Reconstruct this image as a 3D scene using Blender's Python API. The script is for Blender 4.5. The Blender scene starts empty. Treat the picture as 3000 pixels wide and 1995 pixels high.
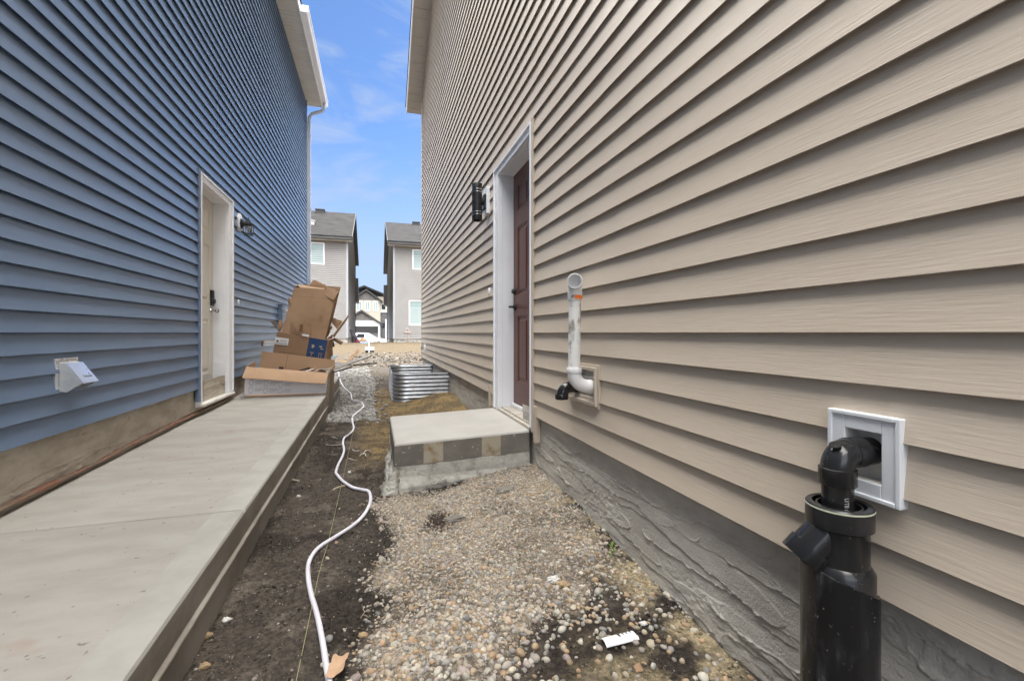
import bpy, bmesh, math, random
import numpy as np
from mathutils import Vector, Matrix

random.seed(7)
RNG = np.random.default_rng(7)
S = bpy.context.scene
COL = S.collection
R = math.radians

# ------------------------------------------------------------------ camera, sky, sun, exposure
CZ = 1.05                       # camera height; every height below is given relative to it
F = 1333.0
TH = math.atan(0.3)
SN, CS = math.sin(TH), math.cos(TH)
cam_d = bpy.data.cameras.new('camera')
cam = bpy.data.objects.new('camera', cam_d)
COL.objects.link(cam)
cam.location = (0, 0, CZ)
cam.rotation_euler = (R(90), 0, -TH)
cam_d.sensor_width = 36
cam_d.lens = 36 * F / 3000
cam_d.shift_y = -22.5 / 3000
cam_d.clip_start = 0.02
cam_d.clip_end = 5000
S.camera = cam

SUN_EL, SUN_AZ = 56.0, 72.0    # azimuth measured clockwise from +Y (the alley's far end)
sd = bpy.data.lights.new('sun', 'SUN')
sd.energy = 0.9
sd.angle = R(25)
sd.color = (1, 0.955, 0.89)
sun = bpy.data.objects.new('sun', sd)
COL.objects.link(sun)
_a, _e = R(SUN_AZ), R(SUN_EL)
_dir = Vector((math.sin(_a) * math.cos(_e), math.cos(_a) * math.cos(_e), math.sin(_e)))
sun.rotation_euler = _dir.to_track_quat('Z', 'Y').to_euler()
sun.location = (0, 0, 40)

S.view_settings.view_transform = 'Standard'
S.view_settings.look = 'None'
S.view_settings.exposure = 1.22
S.view_settings.gamma = 1.0
S.view_settings.use_curve_mapping = False
S.render.engine = 'CYCLES'
S.cycles.max_bounces = 8
S.cycles.diffuse_bounces = 5

W = bpy.data.worlds.new('World')
S.world = W
W.use_nodes = True
nt = W.node_tree
nt.nodes.clear()


def nd(t, kind, **kw):
    n = t.nodes.new(kind)
    for k, v in kw.items():
        if k.startswith('_'):
            setattr(n, k[1:], v)
        else:
            n.inputs[k.replace('__', ' ')].default_value = v
    return n


def math_n(t, op, a, b=None, clamp=False):
    n = t.nodes.new('ShaderNodeMath')
    n.operation = op
    n.use_clamp = clamp
    for i, v in enumerate((a, b)):
        if v is None:
            continue
        if hasattr(v, 'is_linked') or hasattr(v, 'links'):
            t.links.new(v, n.inputs[i])
        else:
            n.inputs[i].default_value = v
    return n.outputs[0]


def maprange(t, v, a, b, c=0.0, d=1.0, smooth=True):
    n = t.nodes.new('ShaderNodeMapRange')
    n.interpolation_type = 'SMOOTHSTEP' if smooth else 'LINEAR'
    t.links.new(v, n.inputs['Value'])
    n.inputs['From Min'].default_value = a
    n.inputs['From Max'].default_value = b
    n.inputs['To Min'].default_value = c
    n.inputs['To Max'].default_value = d
    return n.outputs['Result']


def mixrgb(t, fac, a, b, mode='MIX'):
    n = t.nodes.new('ShaderNodeMix')
    n.data_type = 'RGBA'
    n.blend_type = mode
    n.clamp_factor = True
    for i, v in ((0, fac), (6, a), (7, b)):
        if hasattr(v, 'links'):
            t.links.new(v, n.inputs[i])
        else:
            n.inputs[i].default_value = v if i == 0 else (*v[:3], 1)
    return n.outputs[2]


sky = nt.nodes.new('ShaderNodeTexSky')
sky.sky_type = 'NISHITA'
sky.sun_disc = False
sky.sun_elevation = R(SUN_EL)
sky.sun_rotation = R(SUN_AZ)
sky.altitude = 600
sky.air_density = 1.0
sky.dust_density = 0.6
sky.ozone_density = 2.5
tc = nt.nodes.new('ShaderNodeTexCoord')
sep = nt.nodes.new('ShaderNodeSeparateXYZ')
nt.links.new(tc.outputs['Generated'], sep.inputs[0])
# thin cirrus over the whole sky; unseen bright band added to light the alley
mp = nd(nt, 'ShaderNodeMapping')
mp.inputs['Scale'].default_value = (3.4, 1.4, 11.0)
mp.inputs['Rotation'].default_value = (R(8), R(-24), R(20))
nt.links.new(tc.outputs['Generated'], mp.inputs['Vector'])
cz = nd(nt, 'ShaderNodeTexNoise', Scale=1.6, Detail=7.0, Roughness=0.55, Distortion=0.5)
nt.links.new(mp.outputs[0], cz.inputs['Vector'])
cirrus = maprange(nt, cz.outputs[0], 0.45, 0.70, 0.0, 0.6)
lowhaze = maprange(nt, sep.outputs[2], 0.42, 0.0, 0.0, 0.9)
big = nd(nt, 'ShaderNodeTexNoise', Scale=2.2, Detail=5.0, Roughness=0.5)
nt.links.new(tc.outputs['Generated'], big.inputs['Vector'])
over = maprange(nt, math_n(nt, 'ADD', sep.outputs[2], math_n(nt, 'MULTIPLY', big.outputs[0], 0.12)), 0.70, 0.84)
axx = math_n(nt, 'ABSOLUTE', math_n(nt, 'ADD', sep.outputs[0], math_n(nt, 'MULTIPLY', math_n(nt, 'SUBTRACT', big.outputs[0], 0.5), 0.3)))
over = math_n(nt, 'MULTIPLY', over, maprange(nt, axx, 0.42, 0.98, 1.0, 0.15))
behind = math_n(nt, 'MULTIPLY', maprange(nt, sep.outputs[1], -0.05, -0.45, 0.0, 0.22), maprange(nt, sep.outputs[2], 0.02, 0.3))  # unseen brightness added behind the camera, lights surfaces facing it
over = math_n(nt, 'MAXIMUM', over, behind)
skyc = mixrgb(nt, 1.0, sky.outputs[0], (0.70, 0.83, 1.0), 'MULTIPLY')
c1 = mixrgb(nt, lowhaze, skyc, (2.35, 2.85, 3.95))
c1 = mixrgb(nt, cirrus, c1, (2.35, 2.85, 3.85))
c2 = mixrgb(nt, over, c1, (54.5, 53.2, 51.0))
bg = nd(nt, 'ShaderNodeBackground', Strength=0.1)
nt.links.new(c2, bg.inputs['Color'])
wo = nt.nodes.new('ShaderNodeOutputWorld')
nt.links.new(bg.outputs[0], wo.inputs[0])


# ------------------------------------------------------------------ numbers: pixel rays onto real planes
def at_x(px, py, X):
    t = (px - 1500) / F
    Y = X * (1 - 0.3 * t) / (t + 0.3)
    zc = X * SN + Y * CS
    return (X, Y, (975 - py) * zc / F)


def at_y(px, py, Y):
    t = (px - 1500) / F
    X = Y * (t + 0.3) / (1 - 0.3 * t)
    zc = X * SN + Y * CS
    return (X, Y, (975 - py) * zc / F)


def at_h(px, py, h):
    zc = F * h / (975 - py)
    xc = (px - 1500) / F * zc
    return (xc * CS + zc * SN, zc * CS - xc * SN, h)


# ------------------------------------------------------------------ noise
def _hash(ix, iy, seed):
    n = (ix.astype(np.int64) * 374761393 + iy.astype(np.int64) * 668265263 + seed * 974634721) & 0x7fffffff
    n = ((n ^ (n >> 13)) * 1274126177) & 0x7fffffff
    n = n ^ (n >> 16)
    return (n & 0xffff) / 65535.0


def vnoise(x, y, seed=0):
    x = np.asarray(x, float)
    y = np.asarray(y, float)
    ix, iy = np.floor(x), np.floor(y)
    fx, fy = x - ix, y - iy
    fx = fx * fx * (3 - 2 * fx)
    fy = fy * fy * (3 - 2 * fy)
    a, b = _hash(ix, iy, seed), _hash(ix + 1, iy, seed)
    c, d = _hash(ix, iy + 1, seed), _hash(ix + 1, iy + 1, seed)
    return (a + (b - a) * fx) * (1 - fy) + (c + (d - c) * fx) * fy


def fbm(x, y, seed=0, oct=4, gain=0.5):
    s, a, tot = 0.0, 1.0, 0.0
    x = np.asarray(x, float)
    y = np.asarray(y, float)
    for i in range(oct):
        s = s + a * vnoise(x, y, seed + i * 17)
        tot += a
        x, y, a = x * 2.03 + 3.1, y * 2.03 + 1.7, a * gain
    return s / tot


def sst(v, a, b):
    t = np.clip((np.asarray(v, float) - a) / (b - a), 0, 1)
    return t * t * (3 - 2 * t)


# ------------------------------------------------------------------ mesh helpers
ORIG = {}


def put(name, me, parent=None, loc=None):
    o = bpy.data.objects.new(name, me)
    COL.objects.link(o)
    if parent is not None:
        o.parent = parent
        ORIG[o] = ORIG[parent]
    else:
        o.location = loc
        ORIG[o] = Vector(loc)
    return o


def tag(o, label=None, cat=None, group=None, kind=None):
    if label:
        o['label'] = label
    if cat:
        o['category'] = cat
    if group:
        o['group'] = group
    if kind:
        o['kind'] = kind
    return o


def thing(name, loc, label, cat, group=None):
    o = bpy.data.objects.new(name, None)
    o.empty_display_size = 0.1
    o.location = (loc[0], loc[1], loc[2] + CZ)
    COL.objects.link(o)
    ORIG[o] = Vector(o.location)
    return tag(o, label, cat, group)


class MB:
    def __init__(s):
        s.v, s.f, s.m = [], [], []

    def add(s, verts, faces, mi=0):
        k = len(s.v)
        s.v += [tuple(p) for p in verts]
        s.f += [tuple(i + k for i in f) for f in faces]
        s.m += [mi] * len(faces)
        return s

    def box(s, x0, x1, y0, y1, z0, z1, mi=0):
        return s.hexa([(x0, y0, z0), (x1, y0, z0), (x1, y1, z0), (x0, y1, z0),
                       (x0, y0, z1), (x1, y0, z1), (x1, y1, z1), (x0, y1, z1)], mi)

    def hexa(s, p, mi=0):
        return s.add(p, [(0, 3, 2, 1), (4, 5, 6, 7), (0, 1, 5, 4), (1, 2, 6, 5), (2, 3, 7, 6), (3, 0, 4, 7)], mi)

    def prism(s, poly, vec, mi=0):
        n = len(poly)
        a = [Vector(p) for p in poly]
        vec = Vector(vec)
        b = [p + vec for p in a]
        s.add(a + b, [tuple(range(n))[::-1], tuple(range(n, 2 * n))] +
              [(i, (i + 1) % n, n + (i + 1) % n, n + i) for i in range(n)], mi)
        return s

    def panel(s, q, th=0.005, n=6, bend=0.0, rag=0.0, mi=0, side=1):
        """sheet of cardboard or board through four corners, bowed and with slightly ragged edges"""
        q = [Vector(p) for p in q]
        nrm = (q[1] - q[0]).cross(q[3] - q[0]).normalized() * side
        top, bot = [], []
        for j in range(n + 1):
            for i in range(n + 1):
                u, w = i / n, j / n
                p = (q[0] * (1 - u) + q[1] * u) * (1 - w) + (q[3] * (1 - u) + q[2] * u) * w
                p = p + nrm * (bend * math.sin(math.pi * u) * math.sin(math.pi * w) + bend * 0.25 * math.sin(7 * u + 5 * w))
                if rag:
                    p = p + Vector((random.uniform(-rag, rag) for _ in range(3)))
                top.append(p)
                bot.append(p - nrm * th)
        m = (n + 1) ** 2
        fs = []
        for j in range(n):
            for i in range(n):
                a = j * (n + 1) + i
                fs.append((a, a + 1, a + n + 2, a + n + 1))
                fs.append((m + a, m + a + n + 1, m + a + n + 2, m + a + 1))
        for i in range(n):
            for (a, b) in ((i, i + 1), ((n + 1) * n + i + 1, (n + 1) * n + i)):
                fs.append((b, a, m + a, m + b))
            for (a, b) in (((i + 1) * (n + 1), i * (n + 1)), (i * (n + 1) + n, (i + 1) * (n + 1) + n)):
                fs.append((b, a, m + a, m + b))
        return s.add(top + bot, fs, mi)

    def tube(s, path, rad, seg=16, caps=True, inner=None, mi=0):
        path = [Vector(p) for p in path]
        n = len(path)
        rad = list(rad) if hasattr(rad, '__len__') else [rad] * n
        tang = [(path[min(i + 1, n - 1)] - path[max(i - 1, 0)]).normalized() for i in range(n)]
        up = Vector((0, 0, 1)) if abs(tang[0].z) < 0.9 else Vector((1, 0, 0))
        u = tang[0].cross(up).normalized()
        vs = []
        for i in range(n):
            t = tang[i]
            u = (u - t * u.dot(t)).normalized()
            w = t.cross(u)
            for k in range(seg):
                a = 2 * math.pi * k / seg
                vs.append(path[i] + (u * math.cos(a) + w * math.sin(a)) * rad[i])
        fs = [(i * seg + k, i * seg + (k + 1) % seg, (i + 1) * seg + (k + 1) % seg, (i + 1) * seg + k)
              for i in range(n - 1) for k in range(seg)]
        if caps:
            fs.append(tuple(range(seg))[::-1])
            fs.append(tuple(range((n - 1) * seg, n * seg)))
        return s.add(vs, fs, mi)

    def lathe(s, base, axis, prof, seg=32, mi=0, closed=False):
        """prof: (distance along axis, radius) pairs"""
        base, ax = Vector(base), Vector(axis).normalized()
        up = Vector((0, 0, 1)) if abs(ax.z) < 0.9 else Vector((1, 0, 0))
        u = ax.cross(up).normalized()
        w = ax.cross(u)
        vs, n = [], len(prof)
        for (t, r) in prof:
            for k in range(seg):
                a = 2 * math.pi * k / seg
                vs.append(base + ax * t + (u * math.cos(a) + w * math.sin(a)) * max(r, 1e-5))
        rg = range(n) if closed else range(n - 1)
        fs = [(i * seg + k, i * seg + (k + 1) % seg, ((i + 1) % n) * seg + (k + 1) % seg, ((i + 1) % n) * seg + k)
              for i in rg for k in range(seg)]
        return s.add(vs, fs, mi)

    def frame(s, o, u, w, n, U0, U1, W0, W1, b, d0, d1, mi=0):
        """rectangular frame: plane o,u,w, outward n, border b, from depth d0 to d1"""
        o, u, w, n = Vector(o), Vector(u), Vector(w), Vector(n)

        def bar(a0, a1, c0, c1):
            P = lambda a, c, d: o + u * a + w * c + n * d
            s.hexa([P(a0, c0, d0), P(a1, c0, d0), P(a1, c1, d0), P(a0, c1, d0),
                    P(a0, c0, d1), P(a1, c0, d1), P(a1, c1, d1), P(a0, c1, d1)], mi)
        bl, br, bb, bt = b if hasattr(b, '__len__') else (b, b, b, b)
        bar(U0, U0 + bl, W0, W1)
        bar(U1 - br, U1, W0, W1)
        if bb:
            bar(U0 + bl, U1 - br, W0, W0 + bb)
        if bt:
            bar(U0 + bl, U1 - br, W1 - bt, W1)
        return s

    def build(s, name, mat, parent=None, smooth=None, bevel=0, seg=2, label=None):
        v = np.array(s.v, float)
        v[:, 2] += CZ
        if parent is not None:
            o0 = np.array(ORIG[parent])
        else:
            lo, hi = v.min(0), v.max(0)
            o0 = np.array([(lo[0] + hi[0]) / 2, (lo[1] + hi[1]) / 2, lo[2]])
        me = bpy.data.meshes.new(name)
        me.from_pydata((v - o0).tolist(), [], s.f)
        mats = mat if isinstance(mat, (list, tuple)) else [mat]
        for m in mats:
            me.materials.append(m)
        if len(mats) > 1:
            me.polygons.foreach_set('material_index', s.m)
        bm = bmesh.new()
        bm.from_mesh(me)
        bmesh.ops.recalc_face_normals(bm, faces=bm.faces)
        bm.to_mesh(me)
        bm.free()
        if smooth is not None:
            me.polygons.foreach_set('use_smooth', [True] * len(me.polygons))
            me.set_sharp_from_angle(angle=R(smooth))
        me.update()
        o = put(name, me, parent, None if parent is not None else tuple(o0))
        if bevel:
            b = o.modifiers.new('bevel', 'BEVEL')
            b.width = bevel
            b.segments = seg
            b.limit_method = 'ANGLE'
            b.angle_limit = R(40)
        if label:
            o['label'] = label
        return o


def raw_mesh(name, v, f, mat, loc=(0, 0, 0), cols=None, smooth=True, parent=None):
    """big numpy meshes; v are heights relative to the camera like everything else"""
    v = np.array(v, float).reshape(-1, 3).copy()
    v[:, 2] += CZ
    o0 = np.array(ORIG[parent]) if parent is not None else np.array(loc, float)
    v -= o0
    f = np.asarray(f, np.int32)
    k = f.shape[1]
    me = bpy.data.meshes.new(name)
    me.vertices.add(len(v))
    me.vertices.foreach_set('co', v.astype(np.float32).ravel())
    me.loops.add(f.size)
    me.loops.foreach_set('vertex_index', f.ravel())
    me.polygons.add(len(f))
    me.polygons.foreach_set('loop_start', np.arange(0, f.size, k, dtype=np.int32))
    me.polygons.foreach_set('use_smooth', np.full(len(f), smooth))
    me.update(calc_edges=True)
    if cols is not None:
        a = me.color_attributes.new('tint', 'FLOAT_COLOR', 'POINT')
        c4 = np.ones((len(v), 4), np.float32)
        c4[:, :3] = cols
        a.data.foreach_set('color', c4.ravel())
    me.materials.append(mat)
    me.validate()
    return put(name, me, parent, None if parent is not None else tuple(o0))


def text_mesh(body, size):
    cu = bpy.data.curves.new('txt', 'FONT')
    cu.body = body
    cu.size = size
    cu.extrude = 0.0006
    cu.align_x = 'CENTER'
    cu.align_y = 'CENTER'
    to = bpy.data.objects.new('txt', cu)
    COL.objects.link(to)
    dg = bpy.context.evaluated_depsgraph_get()
    me = bpy.data.meshes.new_from_object(to.evaluated_get(dg))
    vs = [tuple(v.co) for v in me.vertices]
    fs = [tuple(p.vertices) for p in me.polygons]
    bpy.data.objects.remove(to)
    bpy.data.curves.remove(cu)
    bpy.data.meshes.remove(me)
    return vs, fs


def add_text(mb, body, size, o, u, w, mi=0, sx=1.0):
    o, u, w = Vector(o), Vector(u).normalized(), Vector(w).normalized()
    n = u.cross(w)
    vs, fs = text_mesh(body, size)
    mb.add([o + u * p[0] * sx + w * p[1] + n * p[2] for p in vs], fs, mi)


# ------------------------------------------------------------------ materials
def M(name, col, rough=0.6, col2=None, vs=4.0, stretch=(1, 1, 1), lo=0.35, hi=0.65, bump=0.0, bs=60.0, bstretch=None,
      bdist=0.004, metal=0.0, spec=0.5, detail=5.0, spots=None, specks=None, tint=False, coat=0.0, trans=0.0, ior=1.45, rvar=0.0):
    m = bpy.data.materials.new(name)
    m.use_nodes = True
    t = m.node_tree
    b = t.nodes['Principled BSDF']
    b.inputs['Roughness'].default_value = rough
    b.inputs['Metallic'].default_value = metal
    b.inputs['Specular IOR Level'].default_value = spec
    b.inputs['Coat Weight'].default_value = coat
    b.inputs['Transmission Weight'].default_value = trans
    b.inputs['IOR'].default_value = ior
    tcn = t.nodes.new('ShaderNodeTexCoord')
    c = None
    if col2 is not None:
        mpn = nd(t, 'ShaderNodeMapping')
        mpn.inputs['Scale'].default_value = stretch
        t.links.new(tcn.outputs['Object'], mpn.inputs[0])
        n = nd(t, 'ShaderNodeTexNoise', Scale=vs, Detail=detail, Roughness=0.6)
        t.links.new(mpn.outputs[0], n.inputs['Vector'])
        fac = maprange(t, n.outputs[0], lo, hi)
        c = mixrgb(t, fac, col, col2)
        if rvar:
            t.links.new(maprange(t, n.outputs[0], lo, hi, rough - rvar, rough + rvar), b.inputs['Roughness'])
    if spots is not None:
        sc, ss, slo, shi = spots
        n2 = nd(t, 'ShaderNodeTexNoise', Scale=ss, Detail=3.0, Roughness=0.7)
        t.links.new(tcn.outputs['Object'], n2.inputs['Vector'])
        fac = maprange(t, n2.outputs[0], slo, shi)
        c = mixrgb(t, fac, c if c is not None else col, sc)
    if specks is not None:
        sc, ss, slo, shi = specks
        n2 = nd(t, 'ShaderNodeTexNoise', Scale=ss, Detail=2.0, Roughness=0.6)
        t.links.new(tcn.outputs['Object'], n2.inputs['Vector'])
        c = mixrgb(t, maprange(t, n2.outputs[0], slo, shi, 0.0, 0.8), c if c is not None else col, sc)
    if tint:
        a = t.nodes.new('ShaderNodeAttribute')
        a.attribute_name = 'tint'
        c = mixrgb(t, 1.0, a.outputs['Color'], c if c is not None else (1, 1, 1), 'MULTIPLY')
    if c is None:
        b.inputs['Base Color'].default_value = (*col, 1)
    else:
        t.links.new(c, b.inputs['Base Color'])
    if bump:
        mpb = nd(t, 'ShaderNodeMapping')
        mpb.inputs['Scale'].default_value = bstretch or (1, 1, 1)
        t.links.new(tcn.outputs['Object'], mpb.inputs[0])
        nb = nd(t, 'ShaderNodeTexNoise', Scale=bs, Detail=4.0, Roughness=0.6)
        t.links.new(mpb.outputs[0], nb.inputs['Vector'])
        bp = nd(t, 'ShaderNodeBump', Strength=bump, Distance=bdist)
        t.links.new(nb.outputs[0], bp.inputs['Height'])
        t.links.new(bp.outputs[0], b.inputs['Normal'])
    return m


BEIGE = M('beige_vinyl', (0.555, 0.475, 0.385), 0.42, (0.53, 0.45, 0.362), 3, (1, 1, 6), bump=0.34, bs=1.0,
          bstretch=(4, 9, 170), bdist=0.0022)
BEIGE_TRIM = M('beige_vinyl_trim', (0.52, 0.445, 0.36), 0.45, (0.50, 0.425, 0.345), 6)
BLUE = M('blue_vinyl', (0.140, 0.202, 0.308), 0.30, (0.126, 0.186, 0.290), 2.2, (1, 1, 4), bump=0.2, bs=1.0,
         bstretch=(4, 10, 190), bdist=0.0016)
BLUE_TRIM = M('blue_trim', (0.16, 0.21, 0.30), 0.4, (0.14, 0.19, 0.28), 5)
PALE_TRIM = M('pale_grey_trim', (0.50, 0.54, 0.60), 0.4, (0.46, 0.5, 0.56), 5)
GREYSIDE = M('pale_grey_vinyl', (0.31, 0.297, 0.28), 0.5, (0.29, 0.277, 0.262), 1.5)
TANSIDE = M('tan_vinyl', (0.46, 0.42, 0.34), 0.55, (0.43, 0.39, 0.31), 1.0)
WHITE = M('white_pvc_trim', (0.84, 0.855, 0.885), 0.38, (0.80, 0.81, 0.835), 3, bump=0.04, bs=40)
DIRTYWHITE = M('scuffed_white_sill', (0.72, 0.71, 0.67), 0.5, (0.52, 0.49, 0.43), 9, lo=0.45, hi=0.75)
SOFFIT = M('soffit_metal', (0.60, 0.585, 0.55), 0.45, (0.56, 0.545, 0.51), 3)
SOFFITB = M('soffit_metal_beige', (0.44, 0.39, 0.33), 0.45, (0.41, 0.365, 0.305), 3)
PARGE = M('parging', (0.56, 0.53, 0.475), 0.9, (0.46, 0.43, 0.385), 5, (1, 1, 2.5), spec=0.25, bump=0.8, bs=190, bdist=0.003,
          spots=((0.33, 0.285, 0.26), 2.6, 0.58, 0.72))
PARGEB = M('parging_brown', (0.50, 0.455, 0.385), 0.9, (0.39, 0.345, 0.28), 4, (1, 1, 2.5), bump=0.5, bs=110, bdist=0.003)
CONC = M('broom_concrete', (0.345, 0.328, 0.298), 0.75, (0.30, 0.28, 0.25), 2.6, (1.0, 2.6, 1), detail=9.0, bump=0.55, bs=30,
         bstretch=(1.2, 9, 1), bdist=0.002, spots=((0.30, 0.235, 0.19), 2.9, 0.60, 0.76), specks=((0.15, 0.13, 0.11), 30, 0.68, 0.72))
CONC_EDGE = M('trowelled_concrete', (0.352, 0.34, 0.31), 0.68, (0.305, 0.292, 0.263), 5, bump=0.06, bs=70, bdist=0.001)
CONC_SIDE = M('formed_concrete', (0.33, 0.30, 0.26), 0.85, (0.23, 0.205, 0.172), 3.2, (1, 1, 2), bump=0.3, bs=60, bdist=0.002,
              spots=((0.33, 0.31, 0.28), 14, 0.66, 0.74))
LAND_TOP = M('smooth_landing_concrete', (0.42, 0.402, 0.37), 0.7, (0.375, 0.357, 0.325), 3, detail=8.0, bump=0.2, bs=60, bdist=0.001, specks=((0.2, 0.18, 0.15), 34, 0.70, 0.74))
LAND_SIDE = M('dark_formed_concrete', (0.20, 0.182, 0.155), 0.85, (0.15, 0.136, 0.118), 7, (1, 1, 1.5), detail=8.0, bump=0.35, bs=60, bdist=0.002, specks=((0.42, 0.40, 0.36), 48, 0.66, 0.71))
CONC_PATCH = M('pale_concrete_patch', (0.38, 0.335, 0.255), 0.8, (0.24, 0.175, 0.09), 10, lo=0.48, hi=0.70, bump=0.25, bs=70, bdist=0.002)
CONC_ROUGH = M('rough_concrete', (0.45, 0.435, 0.39), 0.9, (0.215, 0.185, 0.155), 9, (1, 1, 0.6), lo=0.45, hi=0.68, bump=0.8, bs=80, bdist=0.006, spots=((0.50, 0.49, 0.455), 22, 0.6, 0.7))
ABS = M('black_abs', (0.016, 0.016, 0.017), 0.24, (0.032, 0.032, 0.033), 7, lo=0.45, hi=0.75, rvar=0.08,
        spots=((0.2, 0.2, 0.18), 75, 0.68, 0.74), bump=0.05, bs=40, bdist=0.001)
ABS_WORN = M('scuffed_black_pipe', (0.013, 0.013, 0.014), 0.33, (0.13, 0.133, 0.14), 8, (1, 1, 0.3), lo=0.46, hi=0.68, rvar=0.12,
             spots=((0.25, 0.25, 0.23), 60, 0.67, 0.73), bump=0.05, bs=40, bdist=0.001)
PVC = M('white_pvc', (0.80, 0.80, 0.795), 0.3, (0.76, 0.755, 0.745), 6)
PVC_DIRTY = M('smudged_pvc', (0.76, 0.755, 0.72), 0.35, (0.30, 0.28, 0.25), 17, (1, 1, 0.4), lo=0.50, hi=0.60)
ORANGE = M('orange_label', (0.85, 0.19, 0.03), 0.5)
GREENINK = M('green_ink', (0.03, 0.08, 0.06), 0.5)
BLOCKW = M('white_mount_block', (0.74, 0.755, 0.78), 0.45, (0.70, 0.715, 0.74), 20, bump=0.08, bs=200, bdist=0.001)
BLOCKIN = M('stained_block_inside', (0.80, 0.78, 0.72), 0.6, (0.30, 0.2, 0.1), 11, lo=0.6, hi=0.78)
HOODM = M('dull_galvanised', (0.60, 0.62, 0.63), 0.42, (0.5, 0.52, 0.54), 12, metal=0.45)
GALV = M('galvanised_steel', (0.56, 0.58, 0.60), 0.36, (0.44, 0.46, 0.49), 9, metal=1.0, rvar=0.05)
GALVW = M('bright_galvanised', (0.78, 0.79, 0.80), 0.32, (0.68, 0.69, 0.71), 9, metal=0.85, rvar=0.06)
STEEL = M('brushed_nickel', (0.6, 0.59, 0.57), 0.2, metal=1.0)
BLACKM = M('black_metal', (0.014, 0.014, 0.015), 0.42, (0.022, 0.022, 0.023), 30, bump=0.1, bs=300, bdist=0.0005)
GLASS = M('lantern_glass', (0.9, 0.9, 0.9), 0.05, trans=1.0)
WINGLASS = M('window_pane', (0.33, 0.42, 0.41), 0.06, (0.26, 0.35, 0.345), 0.8, spec=0.8)
DARKGLASS = M('dark_window_pane', (0.03, 0.035, 0.04), 0.08)
REDDOOR = M('brown_red_door', (0.125, 0.046, 0.033), 0.38, (0.11, 0.04, 0.028), 6, bump=0.06, bs=3, bstretch=(30, 30, 1), bdist=0.001)
CREAMDOOR = M('cream_door', (0.68, 0.65, 0.59), 0.45, (0.65, 0.62, 0.56), 3)
HOSE = M('white_hose', (0.70, 0.68, 0.745), 0.4, (0.64, 0.61, 0.67), 9)
STRING = M('yellow_string', (0.35, 0.34, 0.17), 0.8)
CARD = M('cardboard', (0.30, 0.188, 0.11), 0.8, (0.258, 0.158, 0.09), 3, (1, 1, 1), bump=0.12, bs=12, bdist=0.004,
         spots=((0.20, 0.115, 0.06), 3.3, 0.55, 0.74))
CARD2 = M('tan_cardboard', (0.42, 0.275, 0.17), 0.8, (0.375, 0.243, 0.147), 3, bump=0.1, bs=12, bdist=0.004)
CARDD = M('dark_cardboard', (0.215, 0.125, 0.066), 0.85, (0.21, 0.12, 0.062), 4, bump=0.1, bs=12, bdist=0.004)
CARDW = M('white_printed_card', (0.80, 0.79, 0.83), 0.65, (0.69, 0.68, 0.72), 2.0)
PAPER = M('white_label', (0.78, 0.77, 0.76), 0.6)
NAVY = M('navy_print', (0.012, 0.04, 0.125), 0.55, (0.016, 0.05, 0.145), 6)
NAVYLINE = M('pale_blue_ink', (0.06, 0.13, 0.26), 0.6)
GREYINK = M('grey_ink', (0.27, 0.27, 0.31), 0.6)
BLACKINK = M('black_ink', (0.03, 0.03, 0.035), 0.6)
TAPE = M('black_tape', (0.02, 0.02, 0.02), 0.5)
WOODW = M('weathered_board', (0.27, 0.22, 0.175), 0.8, (0.2, 0.16, 0.125), 6, (8, 1, 8), bump=0.2, bs=30, bdist=0.002)
STRIP = M('taupe_metal_strip', (0.30, 0.265, 0.225), 0.45, (0.26, 0.225, 0.19), 4)
STRIPL = M('light_trim_strip', (0.55, 0.52, 0.47), 0.5, (0.48, 0.45, 0.4), 6)
SHINGLE = M('asphalt_shingle', (0.019, 0.0185, 0.0185), 0.95, (0.037, 0.036, 0.036), 1.4, (1.2, 1.2, 5), lo=0.3, hi=0.7, bump=0.5, bs=8, bdist=0.02, spec=0.2)
DARKTRIM = M('dark_fascia', (0.045, 0.043, 0.042), 0.5, (0.055, 0.052, 0.05), 2)
STONEW = M('grey_stone_cladding', (0.16, 0.16, 0.165), 0.9, (0.09, 0.09, 0.095), 3, (1, 1, 3), lo=0.4, hi=0.6)
GABLE = M('brown_grey_shake', (0.17, 0.155, 0.145), 0.9, (0.13, 0.12, 0.11), 3)
CARWHITE = M('white_car_paint', (0.75, 0.76, 0.77), 0.2, coat=1.0)
RUBBER = M('tyre_rubber', (0.02, 0.02, 0.02), 0.8)
BLUETARP = M('blue_tarp', (0.06, 0.17, 0.46), 0.5, (0.25, 0.36, 0.6), 10, lo=0.5, hi=0.6, bump=0.6, bs=12, bdist=0.03)
REDD = M('dull_red_plastic', (0.16, 0.03, 0.035), 0.6, (0.03, 0.02, 0.025), 9)
LEAF = M('weed_leaf', (0.16, 0.26, 0.04), 0.6, (0.10, 0.19, 0.03), 30)
RUST = M('red_membrane', (0.20, 0.09, 0.055), 0.85, (0.16, 0.12, 0.085), 9, bump=0.3, bs=60)
TWIG = M('pale_twig', (0.42, 0.36, 0.27), 0.85, (0.3, 0.25, 0.18), 20)
GROUND = M('soil', (0.70, 0.69, 0.68), 0.95, (1.42, 1.38, 1.30), 46, lo=0.36, hi=0.64, detail=9.0, tint=True, bump=1.0, bs=95, bdist=0.010, spec=0.15,
           spots=((2.9, 2.75, 2.4), 170, 0.645, 0.70))
STONE = M('river_stone', (0.9, 0.9, 0.9), 0.6, (1.1, 1.1, 1.08), 60, tint=True, bump=0.1, bs=300, bdist=0.001, spec=0.4)
CRUSH = M('crushed_stone', (0.85, 0.85, 0.85), 0.85, (1.15, 1.15, 1.12), 30, tint=True, bump=0.3, bs=120, bdist=0.002)
CRUMB = M('soil_crumbs', (0.8, 0.8, 0.8), 0.95, (1.2, 1.2, 1.2), 90, tint=True, spec=0.15)


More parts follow.
